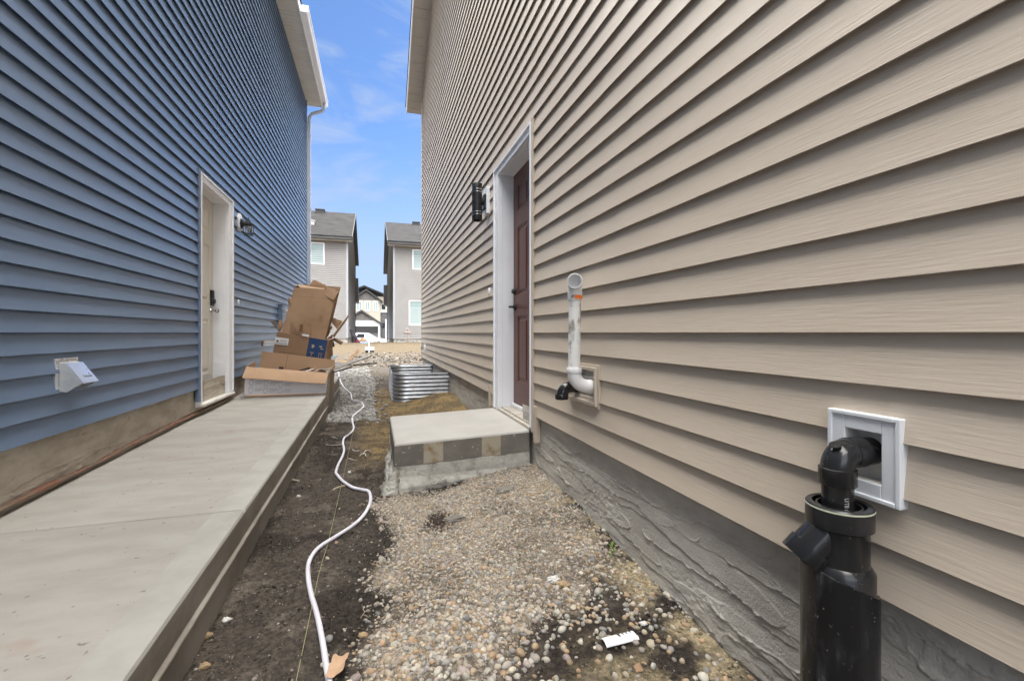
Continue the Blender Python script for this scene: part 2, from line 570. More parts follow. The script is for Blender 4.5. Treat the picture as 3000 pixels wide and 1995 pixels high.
# ------------------------------------------------------------------ ground
YP = np.array([-2000, -5, 0, 1, 3, 5, 6.5, 9, 12, 15, 17, 20, 25, 30, 34, 40, 50, 58, 4000], float)
DP = np.array([1.06, 1.06, 1.06, 1.05, 1.035, 1.03, 1.02, 1.0, 0.95, 0.90, 0.84, 0.76, 0.69, 0.645, 0.66, 0.9, 1.6, 1.72, 1.72])


def gh(x, y):
    x = np.asarray(x, float)
    y = np.asarray(y, float)
    d = np.interp(y, YP, DP)
    near = 1 - sst(y, 6.6, 7.4)
    d = d - (0.025 + 0.085 * sst(y, 0.9, 3.0)) * sst(x, 0.25, 1.08) * near
    d = d - 0.085 * np.exp(-(((x - 0.82) / 0.34) ** 2 + ((y - 6.32) / 0.42) ** 2))
    d = d - 0.03 * np.exp(-(((x - 0.05) / 0.16) ** 2 + ((y - 3.5) / 0.7) ** 2))
    d = d - 0.16 * np.exp(-(((y - 17.2 - 0.2 * np.sin(x * 1.3)) / 0.55) ** 2)) * sst(x, -1.2, -0.2) * (1 - sst(x, 6, 9)) * fbm(x * 1.5, y, 77, 3)
    amp = 0.022 + 0.05 * sst(y, 6, 12) + 0.05 * sst(y, 12, 25)
    d = d - amp * (fbm(x * 2.2, y * 2.2, 3, 4) - 0.5) * (1 - sst(np.abs(y - 10), 60, 100))
    k = (1 - sst(y, 5.0, 7.5)) * (1 - sst(np.abs(x), 1.5, 2.5))
    d = d - k * (0.022 * (fbm(x * 9, y * 9, 11, 4) - 0.5) + 0.017 * (fbm(x * 34, y * 34, 29, 3) - 0.5))
    return -d


def axis(*segs):
    out = [np.arange(a, b, st) for a, b, st in segs]
    return np.concatenate(out)


xs = axis((-2000, -200, 200), (-200, -30, 10), (-30, -4, 1.0), (-4, -0.7, 0.15), (-0.7, 1.14, 0.0125), (1.14, 4, 0.2), (4, 30, 1.0), (30, 200, 10), (200, 2001, 200))
ys = axis((-2000, -100, 200), (-100, -8, 6), (-8, 0.4, 0.15), (0.4, 4.2, 0.0125), (4.2, 8, 0.025), (8, 14, 0.06), (14, 32, 0.14), (32, 62, 0.8), (62, 200, 10), (200, 4001, 200))
GX, GY = np.meshgrid(xs, ys)
GZ = gh(GX, GY)


def poly_mask(pts, x, y):
    """soft 0..1 inside a polygon given in ground metres"""
    inside = np.zeros(x.shape, bool)
    n = len(pts)
    for i in range(n):
        x0, y0 = pts[i]
        x1, y1 = pts[(i + 1) % n]
        c = ((y0 > y) != (y1 > y)) & (x < (x1 - x0) * (y - y0) / ((y1 - y0) or 1e-9) + x0)
        inside ^= c
    return inside


GRAV_PX = [(1128, 1460), (1300, 1440), (1480, 1395), (1588, 1372), (1640, 1480), (1720, 1580), (1800, 1665), (1740, 1720), (1690, 1790),
           (1620, 1800), (1560, 1840), (1520, 1880), (1470, 1995), (1500, 2100), (1040, 2100), (1062, 1990), (1075, 1900), (1105, 1810), (1160, 1760),
           (1112, 1720), (1100, 1660), (1180, 1590), (1150, 1530), (1090, 1490)]
GRAV = [at_h(px, py, -1.03)[:2] for px, py in GRAV_PX]


def gravel_mask(x, y, soft=0.0):
    wx = x + 0.10 * (fbm(x * 6, y * 6, 91, 3) - 0.5)
    wy = y + 0.14 * (fbm(x * 6, y * 6, 95, 3) - 0.5)
    if soft:
        wx = wx + RNG.normal(0, soft, x.shape)
        wy = wy + RNG.normal(0, soft * 1.4, x.shape)
    return poly_mask(GRAV, wx, wy)


def lane_mask(x, y):
    wx = x + 0.14 * (fbm(x * 5, y * 4, 191, 3) - 0.5)
    right = np.interp(y, [5.5, 7.0, 9, 13], [0.0, -0.04, 0.0, -0.2])
    return (y > 5.55 + 0.25 * (fbm(x * 5, y * 0, 15, 2) - 0.5)) & (y < 12.8 + 0.6 * (fbm(x * 2, y * 0, 19, 2) - .5)) & (wx < right) & (x > -1.55)


def mixc(c, col, w):
    return c * (1 - w[..., None]) + np.array(col) * w[..., None]


def ground_col(GX, GY):
    n1 = fbm(GX * 3.2, GY * 3.2, 41, 4)
    n2 = fbm(GX * 9, GY * 9, 57, 4)
    C = np.zeros(GX.shape + (3,)) + np.array((0.066, 0.056, 0.048))
    C = mixc(C, (0.036, 0.030, 0.026), sst(n1, 0.52, 0.62))
    C = mixc(C, (0.12, 0.104, 0.088), sst(n2, 0.56, 0.68) * 0.7)
    C = mixc(C, (0.032, 0.027, 0.024), 0.8 * np.exp(-(((GX + 0.10 - 0.06 * GY) / 0.13) ** 2)) * sst(GY, 1.0, 1.5) * (1 - sst(GY, 3.2, 3.8)) * sst(n2, 0.3, 0.5))
    straw = sst(GX, -0.28, 0.05) * sst(GY, 3.3, 4.2) * (1 - sst(GY, 7.5, 9))
    C = mixc(C, (0.20, 0.145, 0.072), straw * (0.45 + 0.55 * sst(n2, 0.42, 0.6)))
    C = mixc(C, (0.075, 0.055, 0.038), straw * sst(n1, 0.54, 0.64) * 0.6)
    gm = gravel_mask(GX, GY).astype(float)
    gm = np.mean([gravel_mask(GX + a, GY + b).astype(float) for a, b in ((0, 0), (0.03, 0), (-0.03, 0), (0, 0.04), (0, -0.04))], 0)
    C = mixc(C, (0.25, 0.212, 0.17), gm * (0.45 + 0.55 * sst(fbm(GX * 4.5, GY * 4.5, 205, 4), 0.34, 0.56)))
    gap = np.exp(-(((GX - 0.32) / 0.10) ** 2 + ((GY - 2.52) / 0.16) ** 2)) * 1.6
    C = mixc(C, (0.05, 0.038, 0.033), np.clip(gap * sst(n2, 0.35, 0.55), 0, 1))
    sand = 0.8 * sst(GX, 0.45, 0.75) * (1 - sst(GY, 1.15, 1.5)) * sst(GY, 0.2, 0.4) * sst(n1, 0.40, 0.56)
    C = mixc(C, (0.235, 0.195, 0.125), sand * sst(n2, 0.3, 0.55))
    wallsand = sst(GX, 0.86, 1.02) * sst(GY, 0.9, 1.3) * (1 - sst(GY, 2.9, 3.1)) * sst(n2, 0.4, 0.6)
    C = mixc(C, (0.27, 0.225, 0.15), wallsand)
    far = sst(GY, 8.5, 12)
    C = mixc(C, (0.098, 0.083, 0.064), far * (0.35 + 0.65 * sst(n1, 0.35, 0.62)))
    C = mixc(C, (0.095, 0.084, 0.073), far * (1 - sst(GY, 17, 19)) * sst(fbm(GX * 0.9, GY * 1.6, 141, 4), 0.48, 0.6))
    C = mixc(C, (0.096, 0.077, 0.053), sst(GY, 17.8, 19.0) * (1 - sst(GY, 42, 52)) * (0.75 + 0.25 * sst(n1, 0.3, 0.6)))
    berm = np.exp(-(((GY - 17.2) / 0.55) ** 2)) * sst(GX, -1.2, -0.2)
    C = mixc(C, (0.11, 0.09, 0.07), np.clip(berm * 1.3 * sst(n2, 0.35, 0.55), 0, 1))
    C = mixc(C, (0.16, 0.16, 0.16), sst(GY, 52, 56))
    lane = lane_mask(GX, GY).astype(float)
    C = mixc(C, (0.24, 0.23, 0.215), lane * 0.8)
    return C


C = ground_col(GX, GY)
ny, nx = GX.shape
idx = np.arange(nx * ny).reshape(ny, nx)
gf = np.stack([idx[:-1, :-1], idx[:-1, 1:], idx[1:, 1:], idx[1:, :-1]], -1).reshape(-1, 4)
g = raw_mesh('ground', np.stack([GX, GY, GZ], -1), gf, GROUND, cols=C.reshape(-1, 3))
tag(g, kind='structure')

# stones: small deformed spheres, thousands of them
def ico(sub):
    bm = bmesh.new()
    bmesh.ops.create_icosphere(bm, subdivisions=sub, radius=1)
    bm.verts.ensure_lookup_table()
    v = np.array([p.co[:] for p in bm.verts])
    f = np.array([[q.index for q in p.verts] for p in bm.faces])
    bm.free()
    return v, f


def scatter(name, pts, size, cols, mat, sub=2, flat=(0.45, 0.85), jag=0.12, smooth=True, sink=0.25, tilt=0.35):
    v0, f0 = ico(sub)
    n, k = len(pts), len(v0)
    protos = []
    for i in range(12):
        d = 1 + jag * RNG.normal(size=(k, 1))
        if sub >= 2:
            ph = RNG.uniform(0, 6, 6)
            d = 1 + jag * (np.sin(v0[:, :1] * 2.3 + ph[0]) + np.sin(v0[:, 1:2] * 2.6 + ph[1]) + np.sin(v0[:, 2:] * 2.1 + ph[2]))
        protos.append(v0 * d)
    protos = np.array(protos)
    pr = protos[RNG.integers(0, 12, n)]
    sc = np.stack([np.ones(n), RNG.uniform(0.65, 1.0, n), RNG.uniform(*flat, n)], -1) * size[:, None]
    pr = pr * sc[:, None, :]
    az = RNG.uniform(0, 2 * np.pi, n)
    tl = RNG.normal(0, tilt, n)
    ca, sa, ct, st = np.cos(az), np.sin(az), np.cos(tl), np.sin(tl)
    x, y, z = pr[..., 0], pr[..., 1], pr[..., 2]
    y, z = y * ct[:, None] - z * st[:, None], y * st[:, None] + z * ct[:, None]
    x, y = x * ca[:, None] - y * sa[:, None], x * sa[:, None] + y * ca[:, None]
    P = np.stack([x, y, z], -1) + pts[:, None, :]
    P[..., 2] += (sc[:, 2] * (1 - sink * 2))[:, None] * 0.9
    F_ = (f0[None] + (np.arange(n) * k)[:, None, None]).reshape(-1, 3)
    CC = np.repeat(cols, k, 0)
    o = raw_mesh(name, P.reshape(-1, 3), F_, mat, cols=CC, smooth=smooth)
    return o


PAL = np.array([(0.42, 0.36, 0.27), (0.46, 0.43, 0.37), (0.36, 0.26, 0.16), (0.28, 0.26, 0.24), (0.33, 0.30, 0.26), (0.47, 0.43, 0.36),
                (0.40, 0.31, 0.23), (0.22, 0.215, 0.21), (0.38, 0.26, 0.16), (0.34, 0.33, 0.29), (0.48, 0.42, 0.33), (0.37, 0.31, 0.28)])
N = 56000
px_ = RNG.uniform(-0.35, 1.09, N)
py_ = RNG.uniform(0.35, 3.05, N)
keep = gravel_mask(px_, py_, 0.045)
dens = 0.55 + 0.45 * sst(fbm(px_ * 4.5, py_ * 4.5, 205, 4), 0.36, 0.58)
dens = dens * (1 - 0.55 * sst(px_, 0.5, 0.85) * sst(fbm(px_ * 5, py_ * 5, 215, 3), 0.4, 0.6))
hole = np.exp(-(((px_ - 0.32) / 0.10) ** 2 + ((py_ - 2.52) / 0.15) ** 2)) * sst(fbm(px_ * 9, py_ * 9, 57, 4), 0.3, 0.55)
dens = np.clip(dens - 1.3 * hole, 0.02, 1)
near_ = 1 - sst(py_, 1.2, 2.0)
keep &= RNG.uniform(0, 1, N) < dens * (0.80 - 0.36 * near_)
stray = (~gravel_mask(px_, py_)) & (RNG.uniform(0, 1, N) < 0.03 * sst(px_, -0.2, 0.2) + 0.003 + 0.09 * sst(px_, 0.4, 0.7) * sst(py_, 1.2, 1.7))
keep |= stray
px_, py_ = px_[keep], py_[keep]
sz = RNG.lognormal(0, 0.32, len(px_)) * (0.0052 + 0.0040 * (1 - sst(py_, 1.15, 2.0)))
sz = np.clip(sz, 0.003, 0.017)
cl = (0.95 * PAL[RNG.integers(0, len(PAL), len(px_))] + 0.05 * np.array((0.33, 0.28, 0.21))) * RNG.uniform(0.72, 1.14, (len(px_), 1))
o = scatter('river_gravel', np.stack([px_, py_, gh(px_, py_)], -1), sz, cl, STONE, sub=2, sink=0.36)
tag(o, 'loose rounded tan and grey river gravel in front of the concrete landing', 'gravel', kind='stuff')
n_stone = len(px_)

N = 60000
px_ = RNG.uniform(-0.35, 1.09, N)
py_ = RNG.uniform(0.35, 3.05, N)
keep = gravel_mask(px_, py_, 0.03) & (RNG.uniform(0, 1, N) < 0.35 + 0.65 * sst(fbm(px_ * 6, py_ * 6, 225, 3), 0.36, 0.58)) & (RNG.uniform(0, 1, N) > 0.9 * np.exp(-(((px_ - 0.32) / 0.10) ** 2 + ((py_ - 2.52) / 0.15) ** 2)))
px_, py_ = px_[keep], py_[keep]
sz = np.clip(RNG.lognormal(0, 0.3, len(px_)) * 0.0032, 0.0018, 0.006)
cl = (0.5 * PAL[RNG.integers(0, len(PAL), len(px_))] + 0.5 * np.array((0.30, 0.27, 0.225))) * RNG.uniform(0.7, 1.15, (len(px_), 1))
o = scatter('fine_gravel', np.stack([px_, py_, gh(px_, py_)], -1), sz, cl, STONE, sub=1, sink=0.2)
tag(o, 'fine grit filling the spaces between the rounded river gravel', 'gravel', kind='stuff')

N = 9000
px_ = RNG.uniform(-1.5, 0.2, N)
py_ = 5.4 + 7.6 * RNG.uniform(0, 1, N) ** 1.35
keep = lane_mask(px_, py_) & ~((py_ < 8.2) & (px_ < -0.55))
keep |= (RNG.uniform(0, 1, N) < 0.05) & (px_ > -0.3) & (px_ < 0.15)
px_, py_ = px_[keep], py_[keep]
sz = np.clip(RNG.lognormal(0, 0.3, len(px_)) * 0.019, 0.008, 0.035)
gcol = np.array([(0.29, 0.285, 0.265), (0.23, 0.225, 0.22), (0.33, 0.32, 0.30), (0.26, 0.24, 0.215), (0.20, 0.20, 0.195)])
cl = gcol[RNG.integers(0, 5, len(px_))] * RNG.uniform(0.85, 1.15, (len(px_), 1))
o = scatter('crushed_gravel', np.stack([px_, py_, gh(px_, py_)], -1), sz, cl, CRUSH, sub=1, jag=0.16, smooth=False, sink=0.2, flat=(0.5, 0.95))
tag(o, 'strip of angular grey crushed gravel beyond the end of the concrete walk', 'gravel', kind='stuff')

N = 80000
px_ = RNG.uniform(-0.58, 1.08, N)
py_ = 0.35 + 6.6 * RNG.uniform(0, 1, N) ** 1.8
keep = ~((px_ > 0.1) & (py_ > 3.03) & (py_ < 4.1)) & (RNG.uniform(0, 1, N) < 0.2 + 0.8 * sst(fbm(px_ * 5, py_ * 5, 301, 3), 0.35, 0.6))
keep &= ~gravel_mask(px_, py_) | (RNG.uniform(0, 1, N) < 0.3)
px_, py_ = px_[keep], py_[keep]
sz = np.clip(RNG.lognormal(0, 0.5, len(px_)) * 0.0028, 0.0013, 0.009)
cl = ground_col(px_, py_) * RNG.lognormal(0.16, 0.30, (len(px_), 1))
lt = RNG.uniform(0, 1, len(px_)) < 0.13
cl[lt] = np.array((0.27, 0.24, 0.195)) * RNG.uniform(0.6, 1.2, (lt.sum(), 1))
sz[lt] *= 0.75
o = scatter('soil_crumbs', np.stack([px_, py_, gh(px_, py_)], -1), sz, cl, CRUMB, sub=1, jag=0.2, smooth=False, sink=0.2, tilt=0.6)
tag(o, 'dark crumbly soil clods and chips scattered between the walk and the landing', 'soil', kind='stuff')


N = 5200
px_ = RNG.uniform(-1.4, 6.0, N)
py_ = RNG.uniform(8.9, 18.5, N)
rub = sst(fbm(px_ * 0.8, py_ * 1.1, 321, 4), 0.44, 0.58)
keep = (RNG.uniform(0, 1, N) < rub) & ~((px_ > 0.2) & (py_ < 11.2)) & ~lane_mask(px_, py_)
px_, py_ = px_[keep], py_[keep]
sz = np.clip(RNG.lognormal(0, 0.55, len(px_)) * 0.021, 0.008, 0.085)
rc_ = np.array([(0.13, 0.115, 0.095), (0.09, 0.078, 0.064), (0.22, 0.20, 0.175), (0.055, 0.046, 0.038), (0.30, 0.285, 0.26)])
cl = rc_[RNG.choice(5, len(px_), p=[0.34, 0.28, 0.16, 0.16, 0.06])] * RNG.uniform(0.8, 1.2, (len(px_), 1))
o = scatter('rubble', np.stack([px_, py_, gh(px_, py_)], -1), sz, cl, CRUSH, sub=1, jag=0.18, smooth=False, sink=0.25, flat=(0.4, 0.9))
tag(o, 'rough grey brown clods and broken stone strewn over the far bare ground', 'rubble', kind='stuff')


# ------------------------------------------------------------------ siding
def siding(mb, o, u, n, L, hb, E, rows, holes=(), top=None, proj=0.0185, seg=0.3, wav=1.0, seams=3.66, seed=0):
    """lap siding on a wall: o = (x,y) start, u = direction, n = outward; rows of exposure E from height hb up"""
    o, u, n = np.array(o, float), np.array(u, float), np.array(n, float)
    rr = random.Random(seed)
    for k in range(rows):
        b, t = hb + k * E, hb + (k + 1) * E
        u0, u1 = (0, L) if top is None else top(t)
        if u1 - u0 < 0.05:
            continue
        spans = [(u0, u1, b, t)]
        for (a0, a1, c0, c1) in holes:
            new = []
            for (s0, s1, q0, q1) in spans:
                if a1 <= s0 or a0 >= s1 or c1 <= q0 or c0 >= q1:
                    new.append((s0, s1, q0, q1))
                    continue
                if a0 > s0:
                    new.append((s0, a0, q0, q1))
                if a1 < s1:
                    new.append((a1, s1, q0, q1))
                if c1 < q1:
                    new.append((max(s0, a0), min(s1, a1), c1, q1))
                if c0 > q0:
                    new.append((max(s0, a0), min(s1, a1), q0, c0))
            spans = new
        if k % 2 == 0:
            stag = rr.uniform(0.6, seams) if seams else 0
        cuts = [] if not seams else [stag + i * seams for i in range(-1, int(L / seams) + 2)]
        for (s0, s1, q0, q1) in spans:
            if s1 - s0 < 0.004:
                continue
            edges = [s0] + [c for c in cuts if s0 + 0.08 < c < s1 - 0.08] + [s1]
            for e in range(len(edges) - 1):
                a, c = edges[e], edges[e + 1]
                m = max(1, int(round((c - a) / seg)))
                us = np.linspace(a, c + (0.012 if e < len(edges) - 2 else 0), m + 1)
                bias = 0.0019 * (e % 2) if seams else 0
                off = lambda h: 0.0025 + (proj - 0.0025) * ((t - h) / E)
                prof = [(off(q1), q1)]
                if abs(q1 - t) < 1e-6:
                    prof = [(0.0008, q1 + 0.019), (off(q1), q1 - 0.001)]
                if q1 - q0 > 0.03:
                    for fr in (0.66, 0.33):
                        hh = q0 + (q1 - q0) * fr
                        prof.append((off(hh) + 0.0004, hh))
                if abs(q0 - b) < 1e-6:
                    prof += [(off(q0 + 0.006), q0 + 0.006), (proj, q0 + 0.0015), (proj - 0.0010, q0), (proj - 0.0028, q0 + 0.0006), (proj - 0.0034, q0 + 0.013), (0.0022, q0 + 0.0165)]
                else:
                    prof += [(off(q0), q0)]
                wv = wav * 0.0011 * (vnoise(us * 1.1 + 7 * k, us * 0 + k * 3.7, seed) - 0.5)
                wh = wav * 0.0016 * (vnoise(us * 0.8 + 3 * k, us * 0 + k * 5.3, seed + 9) - 0.5)
                vs, fs = [], []
                for i, uu in enumerate(us):
                    for (d, h) in prof:
                        p = o + u * uu + n * (d + wv[i] * (d / proj) + bias)
                        vs.append((p[0], p[1], h + wh[i]))
                w_ = len(prof)
                for i in range(m):
                    for j in range(w_ - 1):
                        fs.append((i * w_ + j, (i + 1) * w_ + j, (i + 1) * w_ + j + 1, i * w_ + j + 1))
                mb.add(vs, fs)
    return mb


def parged(name, mat, parent, X, sgn, y0, y1, h0, h1, res, seed, lean=0.0, tear=1.0):
    """trowelled cement coat with torn ridges, real relief"""
    yy = np.arange(y0, y1 + res, res)
    zz = np.arange(h0, h1 + res * 0.8, res * 0.8)
    Yg, Zg = np.meshgrid(yy, zz)
    rr = np.random.default_rng(seed)
    ne = fbm(Yg * 5, Zg * 9, seed, 4) - 0.5
    nf = fbm(Yg * 45, Zg * 70, seed + 5, 3) - 0.5
    n3 = fbm(Yg * 11, Zg * 20, seed + 7, 3) - 0.5
    D = 0.0015 * nf + 0.004 * ne
    nst = int(60 * (y1 - y0) * (h1 - h0))
    for k in range(nst):
        cy, cz = rr.uniform(y0 - 0.2, y1 + 0.2), rr.uniform(h0 - 0.03, h1 + 0.03)
        L, H = rr.uniform(0.14, 0.5), rr.uniform(0.014, 0.042)
        sl = lean + rr.normal(0, 0.05)
        sel = slice(max(0, int((cy - L - y0) / res) - 1), max(0, int((cy + L - y0) / res) + 2))
        if sel.stop - sel.start < 3:
            continue
        y_, z_ = Yg[:, sel], Zg[:, sel]
        u = (y_ - cy) / L
        v = (z_ - cz - sl * (y_ - cy) + 0.020 * ne[:, sel] + 0.011 * n3[:, sel] + 0.0055 * nf[:, sel]) / H
        r = v * v + u ** 6
        d = D[:, sel]
        hs = rr.uniform(0.0, 0.0035)
        ins = r < 1
        d2 = np.where(ins, 0.35 * d + hs - 0.0010 * v, d)
        d2 = d2 + np.where(v < 0, 1.0, 0.25) * tear * rr.uniform(0.002, 0.0066) * np.exp(-((r - 1) / (0.042 * 0.03 / H + 0.025)) ** 2) * np.clip(0.75 + 2.2 * nf[:, sel] + 1.8 * n3[:, sel], 0, 2)
        D[:, sel] = d2
    D = D + 0.005 * nf * sst(fbm(Yg * 3, Zg * 5, seed + 8, 3), 0.5, 0.64) + 0.006 * (fbm(Yg * 2.4, Zg * 3, seed + 13, 3) - 0.5) + 0.0012 * (fbm(Yg * 150, Zg * 150, seed + 19, 2) - 0.5)
    V = np.stack([X + sgn * D, Yg, Zg], -1)
    a, b = Yg.shape
    ii = np.arange(a * b).reshape(a, b)
    f = np.stack([ii[:-1, :-1], ii[:-1, 1:], ii[1:, 1:], ii[1:, :-1]], -1).reshape(-1, 4)
    if sgn < 0:
        f = f[:, ::-1]
    return raw_mesh(name, V, f, mat, parent=parent)


def six_panel_door(parent, mat, X, sgn, y0, y1, h0, h1, name='door'):
    """slab door with six raised panels, face at X looking along sgn"""
    mb = MB()
    th = 0.04
    W_, H_ = y1 - y0, h1 - h0
    cols = [(0.14, 0.45), (0.55, 0.86)]
    rows = [(0.105, 0.385), (0.475, 0.765), (0.835, 0.945)]
    ue = sorted({0, 1, *[c for p in cols for c in p]})
    we = sorted({0, 1, *[c for p in rows for c in p]})
    for i in range(len(ue) - 1):
        for j in range(len(we) - 1):
            ispan = any(abs(ue[i] - c[0]) < 1e-6 for c in cols) and any(abs(we[j] - r[0]) < 1e-6 for r in rows)
            a0, a1 = y0 + ue[i] * W_, y0 + ue[i + 1] * W_
            b0, b1 = h0 + we[j] * H_, h0 + we[j + 1] * H_
            if not ispan:
                mb.add([(X, a0, b0), (X, a1, b0), (X, a1, b1), (X, a0, b1)], [(0, 1, 2, 3)])
            else:
                rings = [(0, 0), (0.006, -0.008), (0.02, -0.013), (0.028, -0.013), (0.045, -0.003), (0.05, -0.002)]
                vs = []
                for (ins, dp) in rings:
                    for (a, b) in ((a0 + ins, b0 + ins), (a1 - ins, b0 + ins), (a1 - ins, b1 - ins), (a0 + ins, b1 - ins)):
                        vs.append((X + sgn * dp, a, b))
                fs = [(r * 4 + q, r * 4 + (q + 1) % 4, (r + 1) * 4 + (q + 1) % 4, (r + 1) * 4 + q) for r in range(len(rings) - 1) for q in range(4)]
                fs.append(tuple(range(len(vs) - 4, len(vs))))
                mb.add(vs, fs)
    mb.box(min(X - sgn * th, X - sgn * 0.014), max(X - sgn * th, X - sgn * 0.014), y0, y1, h0, h1)
    return mb.build(name, mat, parent)


# ------------------------------------------------------------------ the blue house (left)
XL, YL0, YL1, EL = -1.55, -3.0, 11.56, 0.1016
blue = thing('blue_house', (XL - 3.5, 4.3, -0.9), 'tall blue vinyl sided house on the left with a recessed cream door', 'house')
LD = (4.78, 5.775, -0.655, 1.472)        # outer edges of the door surround
core = MB()
xin = XL - 0.06
for (a, b, c, d) in ((YL0, LD[0], -1.3, 5.4), (LD[1], YL1, -1.3, 5.4), (LD[0], LD[1], LD[3], 5.4), (LD[0], LD[1], -1.3, LD[2])):
    core.box(xin - 0.1, xin, a, b, c, d)
core.box(-9, xin - 0.1, YL0, YL0 + 0.1, -1.3, 5.4).box(-9, xin - 0.1, YL1 - 0.1, YL1, -1.3, 5.4).box(-9.1, -9, YL0, YL1, -1.3, 5.4)
core.box(xin - 0.6, xin - 0.55, LD[0] - 0.3, LD[1] + 0.3, -1.3, 1.7)
core.build('wall', BLUE, blue)
mb = MB()
siding(mb, (XL, YL0), (0, 1), (1, 0), YL1 - YL0 - 0.05, -0.508, EL, 58, proj=0.0215, holes=[(LD[0] - YL0 - 0.02, LD[1] - YL0 + 0.004, LD[2], LD[3] + 0.012)], seed=3)
mb.build('siding', BLUE, blue, smooth=30)
mb = MB()
siding(mb, (XL - 0.02, YL1), (-1, 0), (0, 1), 7.3, -0.508, EL, 58, seg=2.0, seed=5)
mb.build('siding', BLUE, blue, smooth=30)
parged('foundation', PARGEB, blue, XL - 0.024, 1, 0.9, 6.2, -1.0, -0.46, 0.0055, 3, 0.02, 2.0)
parged('foundation', PARGEB, blue, XL - 0.024, 1, 6.2, YL1, -1.1, -0.46, 0.016, 4, 0.02)
MB().box(XL - 0.018, XL + 0.022, YL1 - 0.075, YL1 + 0.02, -0.52, 5.40).build('corner_trim', BLUE_TRIM, blue, bevel=0.004)
# reddish membrane edge showing above the walk
yy = np.arange(1.2, 5.9, 0.015)
mem = MB()
mp_, vs_ = [], []
for i, y in enumerate(yy):
    hb = -(0.835 - 0.0153 * y) + 0.035 + 0.012 * (float(fbm(y * 5, 0.3, 5, 3)) - 0.5)
    ww = max(0.001, 0.024 * (float(fbm(y * 4, 2.0, 8, 4)) - 0.28))
    xx = XL + 0.004 + 0.008 * float(fbm(y * 8, 1.0, 9, 2))
    vs_ += [(xx - 0.03, y, hb + ww), (xx, y, hb + ww * 0.6), (xx + 0.002, y, hb - ww * 0.4), (xx - 0.03, y, hb - ww)]
fs_ = [(4 * i + q, 4 * i + q + 1, 4 * i + 5 + q, 4 * i + 4 + q) for i in range(len(yy) - 1) for q in range(3)]
mem.add(vs_, fs_)
mem.build('membrane_edge', RUST, blue, smooth=50)
# soffit with cross grooves, fascia, gutter, downspout
mb = MB()
y = YL0
while y < YL1 + 0.12:
    w_ = 0.30 if y < 8.2 else 0.10
    e = min(y + w_, YL1 + 0.14)
    mb.box(XL - 0.05, XL + 0.325, y, e - 0.008, 5.395, 5.41)
    mb.box(XL - 0.05, XL + 0.325, e - 0.008, e, 5.402, 5.41)
    y += w_
mb.box(XL - 0.05, XL + 0.0, YL0, YL1, 5.372, 5.394)
mb.build('soffit', SOFFIT, blue)
MB().box(XL + 0.325, XL + 0.345, YL0, YL1 + 0.14, 5.37, 5.56).box(XL - 0.2, XL + 0.325, YL1 + 0.14, YL1 + 0.16, 5.37, 5.62).build('fascia', WHITE, blue)
prof = [(0, 0.12), (0, 0), (0.085, 0), (0.1, 0.025), (0.1, 0.07), (0.118, 0.095), (0.118, 0.12), (0.112, 0.12), (0.112, 0.1), (0.094, 0.072), (0.094, 0.028), (0.082, 0.006), (0.006, 0.006), (0.006, 0.12)]
gy0 = 8.35
MB().prism([(XL + 0.346 + a, gy0, 5.40 + b) for a, b in prof], (0, YL1 + 0.14 - gy0, 0)).box(XL + 0.348, XL + 0.462, gy0 - 0.004, gy0 - 0.0005, 5.40, 5.515)\
    .box(XL + 0.348, XL + 0.462, YL1 + 0.1405, YL1 + 0.144, 5.40, 5.515).build('gutter', WHITE, blue)
dp = MB()
dp.tube([(XL + 0.40, YL1 - 0.02, 5.40), (XL + 0.40, YL1 - 0.01, 5.30), (XL + 0.33, YL1 + 0.02, 5.22), (XL + 0.12, YL1 + 0.05, 5.15), (XL + 0.06, YL1 + 0.06, 5.06), (XL + 0.05, YL1 + 0.06, 4.95)], 0.038, 8)
dp.box(XL + 0.01, XL + 0.09, YL1 + 0.025, YL1 + 0.095, -0.85, 4.96)
for hh in (4.6, 2.9, 1.2):
    dp.box(XL + 0.0, XL + 0.098, YL1 + 0.02, YL1 + 0.1, hh, hh + 0.03)
dp.build('downspout', PALE_TRIM, blue, smooth=40)
MB().hexa([(XL + 0.36, YL0 - 0.3, 5.52), (XL + 0.36, YL1 + 0.16, 5.52), (-5.3, YL1 + 0.16, 7.6), (-5.3, YL0 - 0.3, 7.6),
           (XL + 0.36, YL0 - 0.3, 5.56), (XL + 0.36, YL1 + 0.16, 5.56), (-5.3, YL1 + 0.16, 7.66), (-5.3, YL0 - 0.3, 7.66)])\
    .hexa([(-5.3, YL0 - 0.3, 7.6), (-5.3, YL1 + 0.16, 7.6), (-9.3, YL1 + 0.16, 5.52), (-9.3, YL0 - 0.3, 5.52),
           (-5.3, YL0 - 0.3, 7.66), (-5.3, YL1 + 0.16, 7.66), (-9.3, YL1 + 0.16, 5.56), (-9.3, YL0 - 0.3, 5.56)])\
    .prism([(-9, YL1 - 0.05, 5.4), (XL - 0.02, YL1 - 0.05, 5.4), (-5.3, YL1 - 0.05, 7.55)], (0, 0.04, 0))\
    .prism([(-9, YL0 + 0.05, 5.4), (XL - 0.02, YL0 + 0.05, 5.4), (-5.3, YL0 + 0.05, 7.55)], (0, 0.04, 0)).build('roof', SHINGLE, blue)
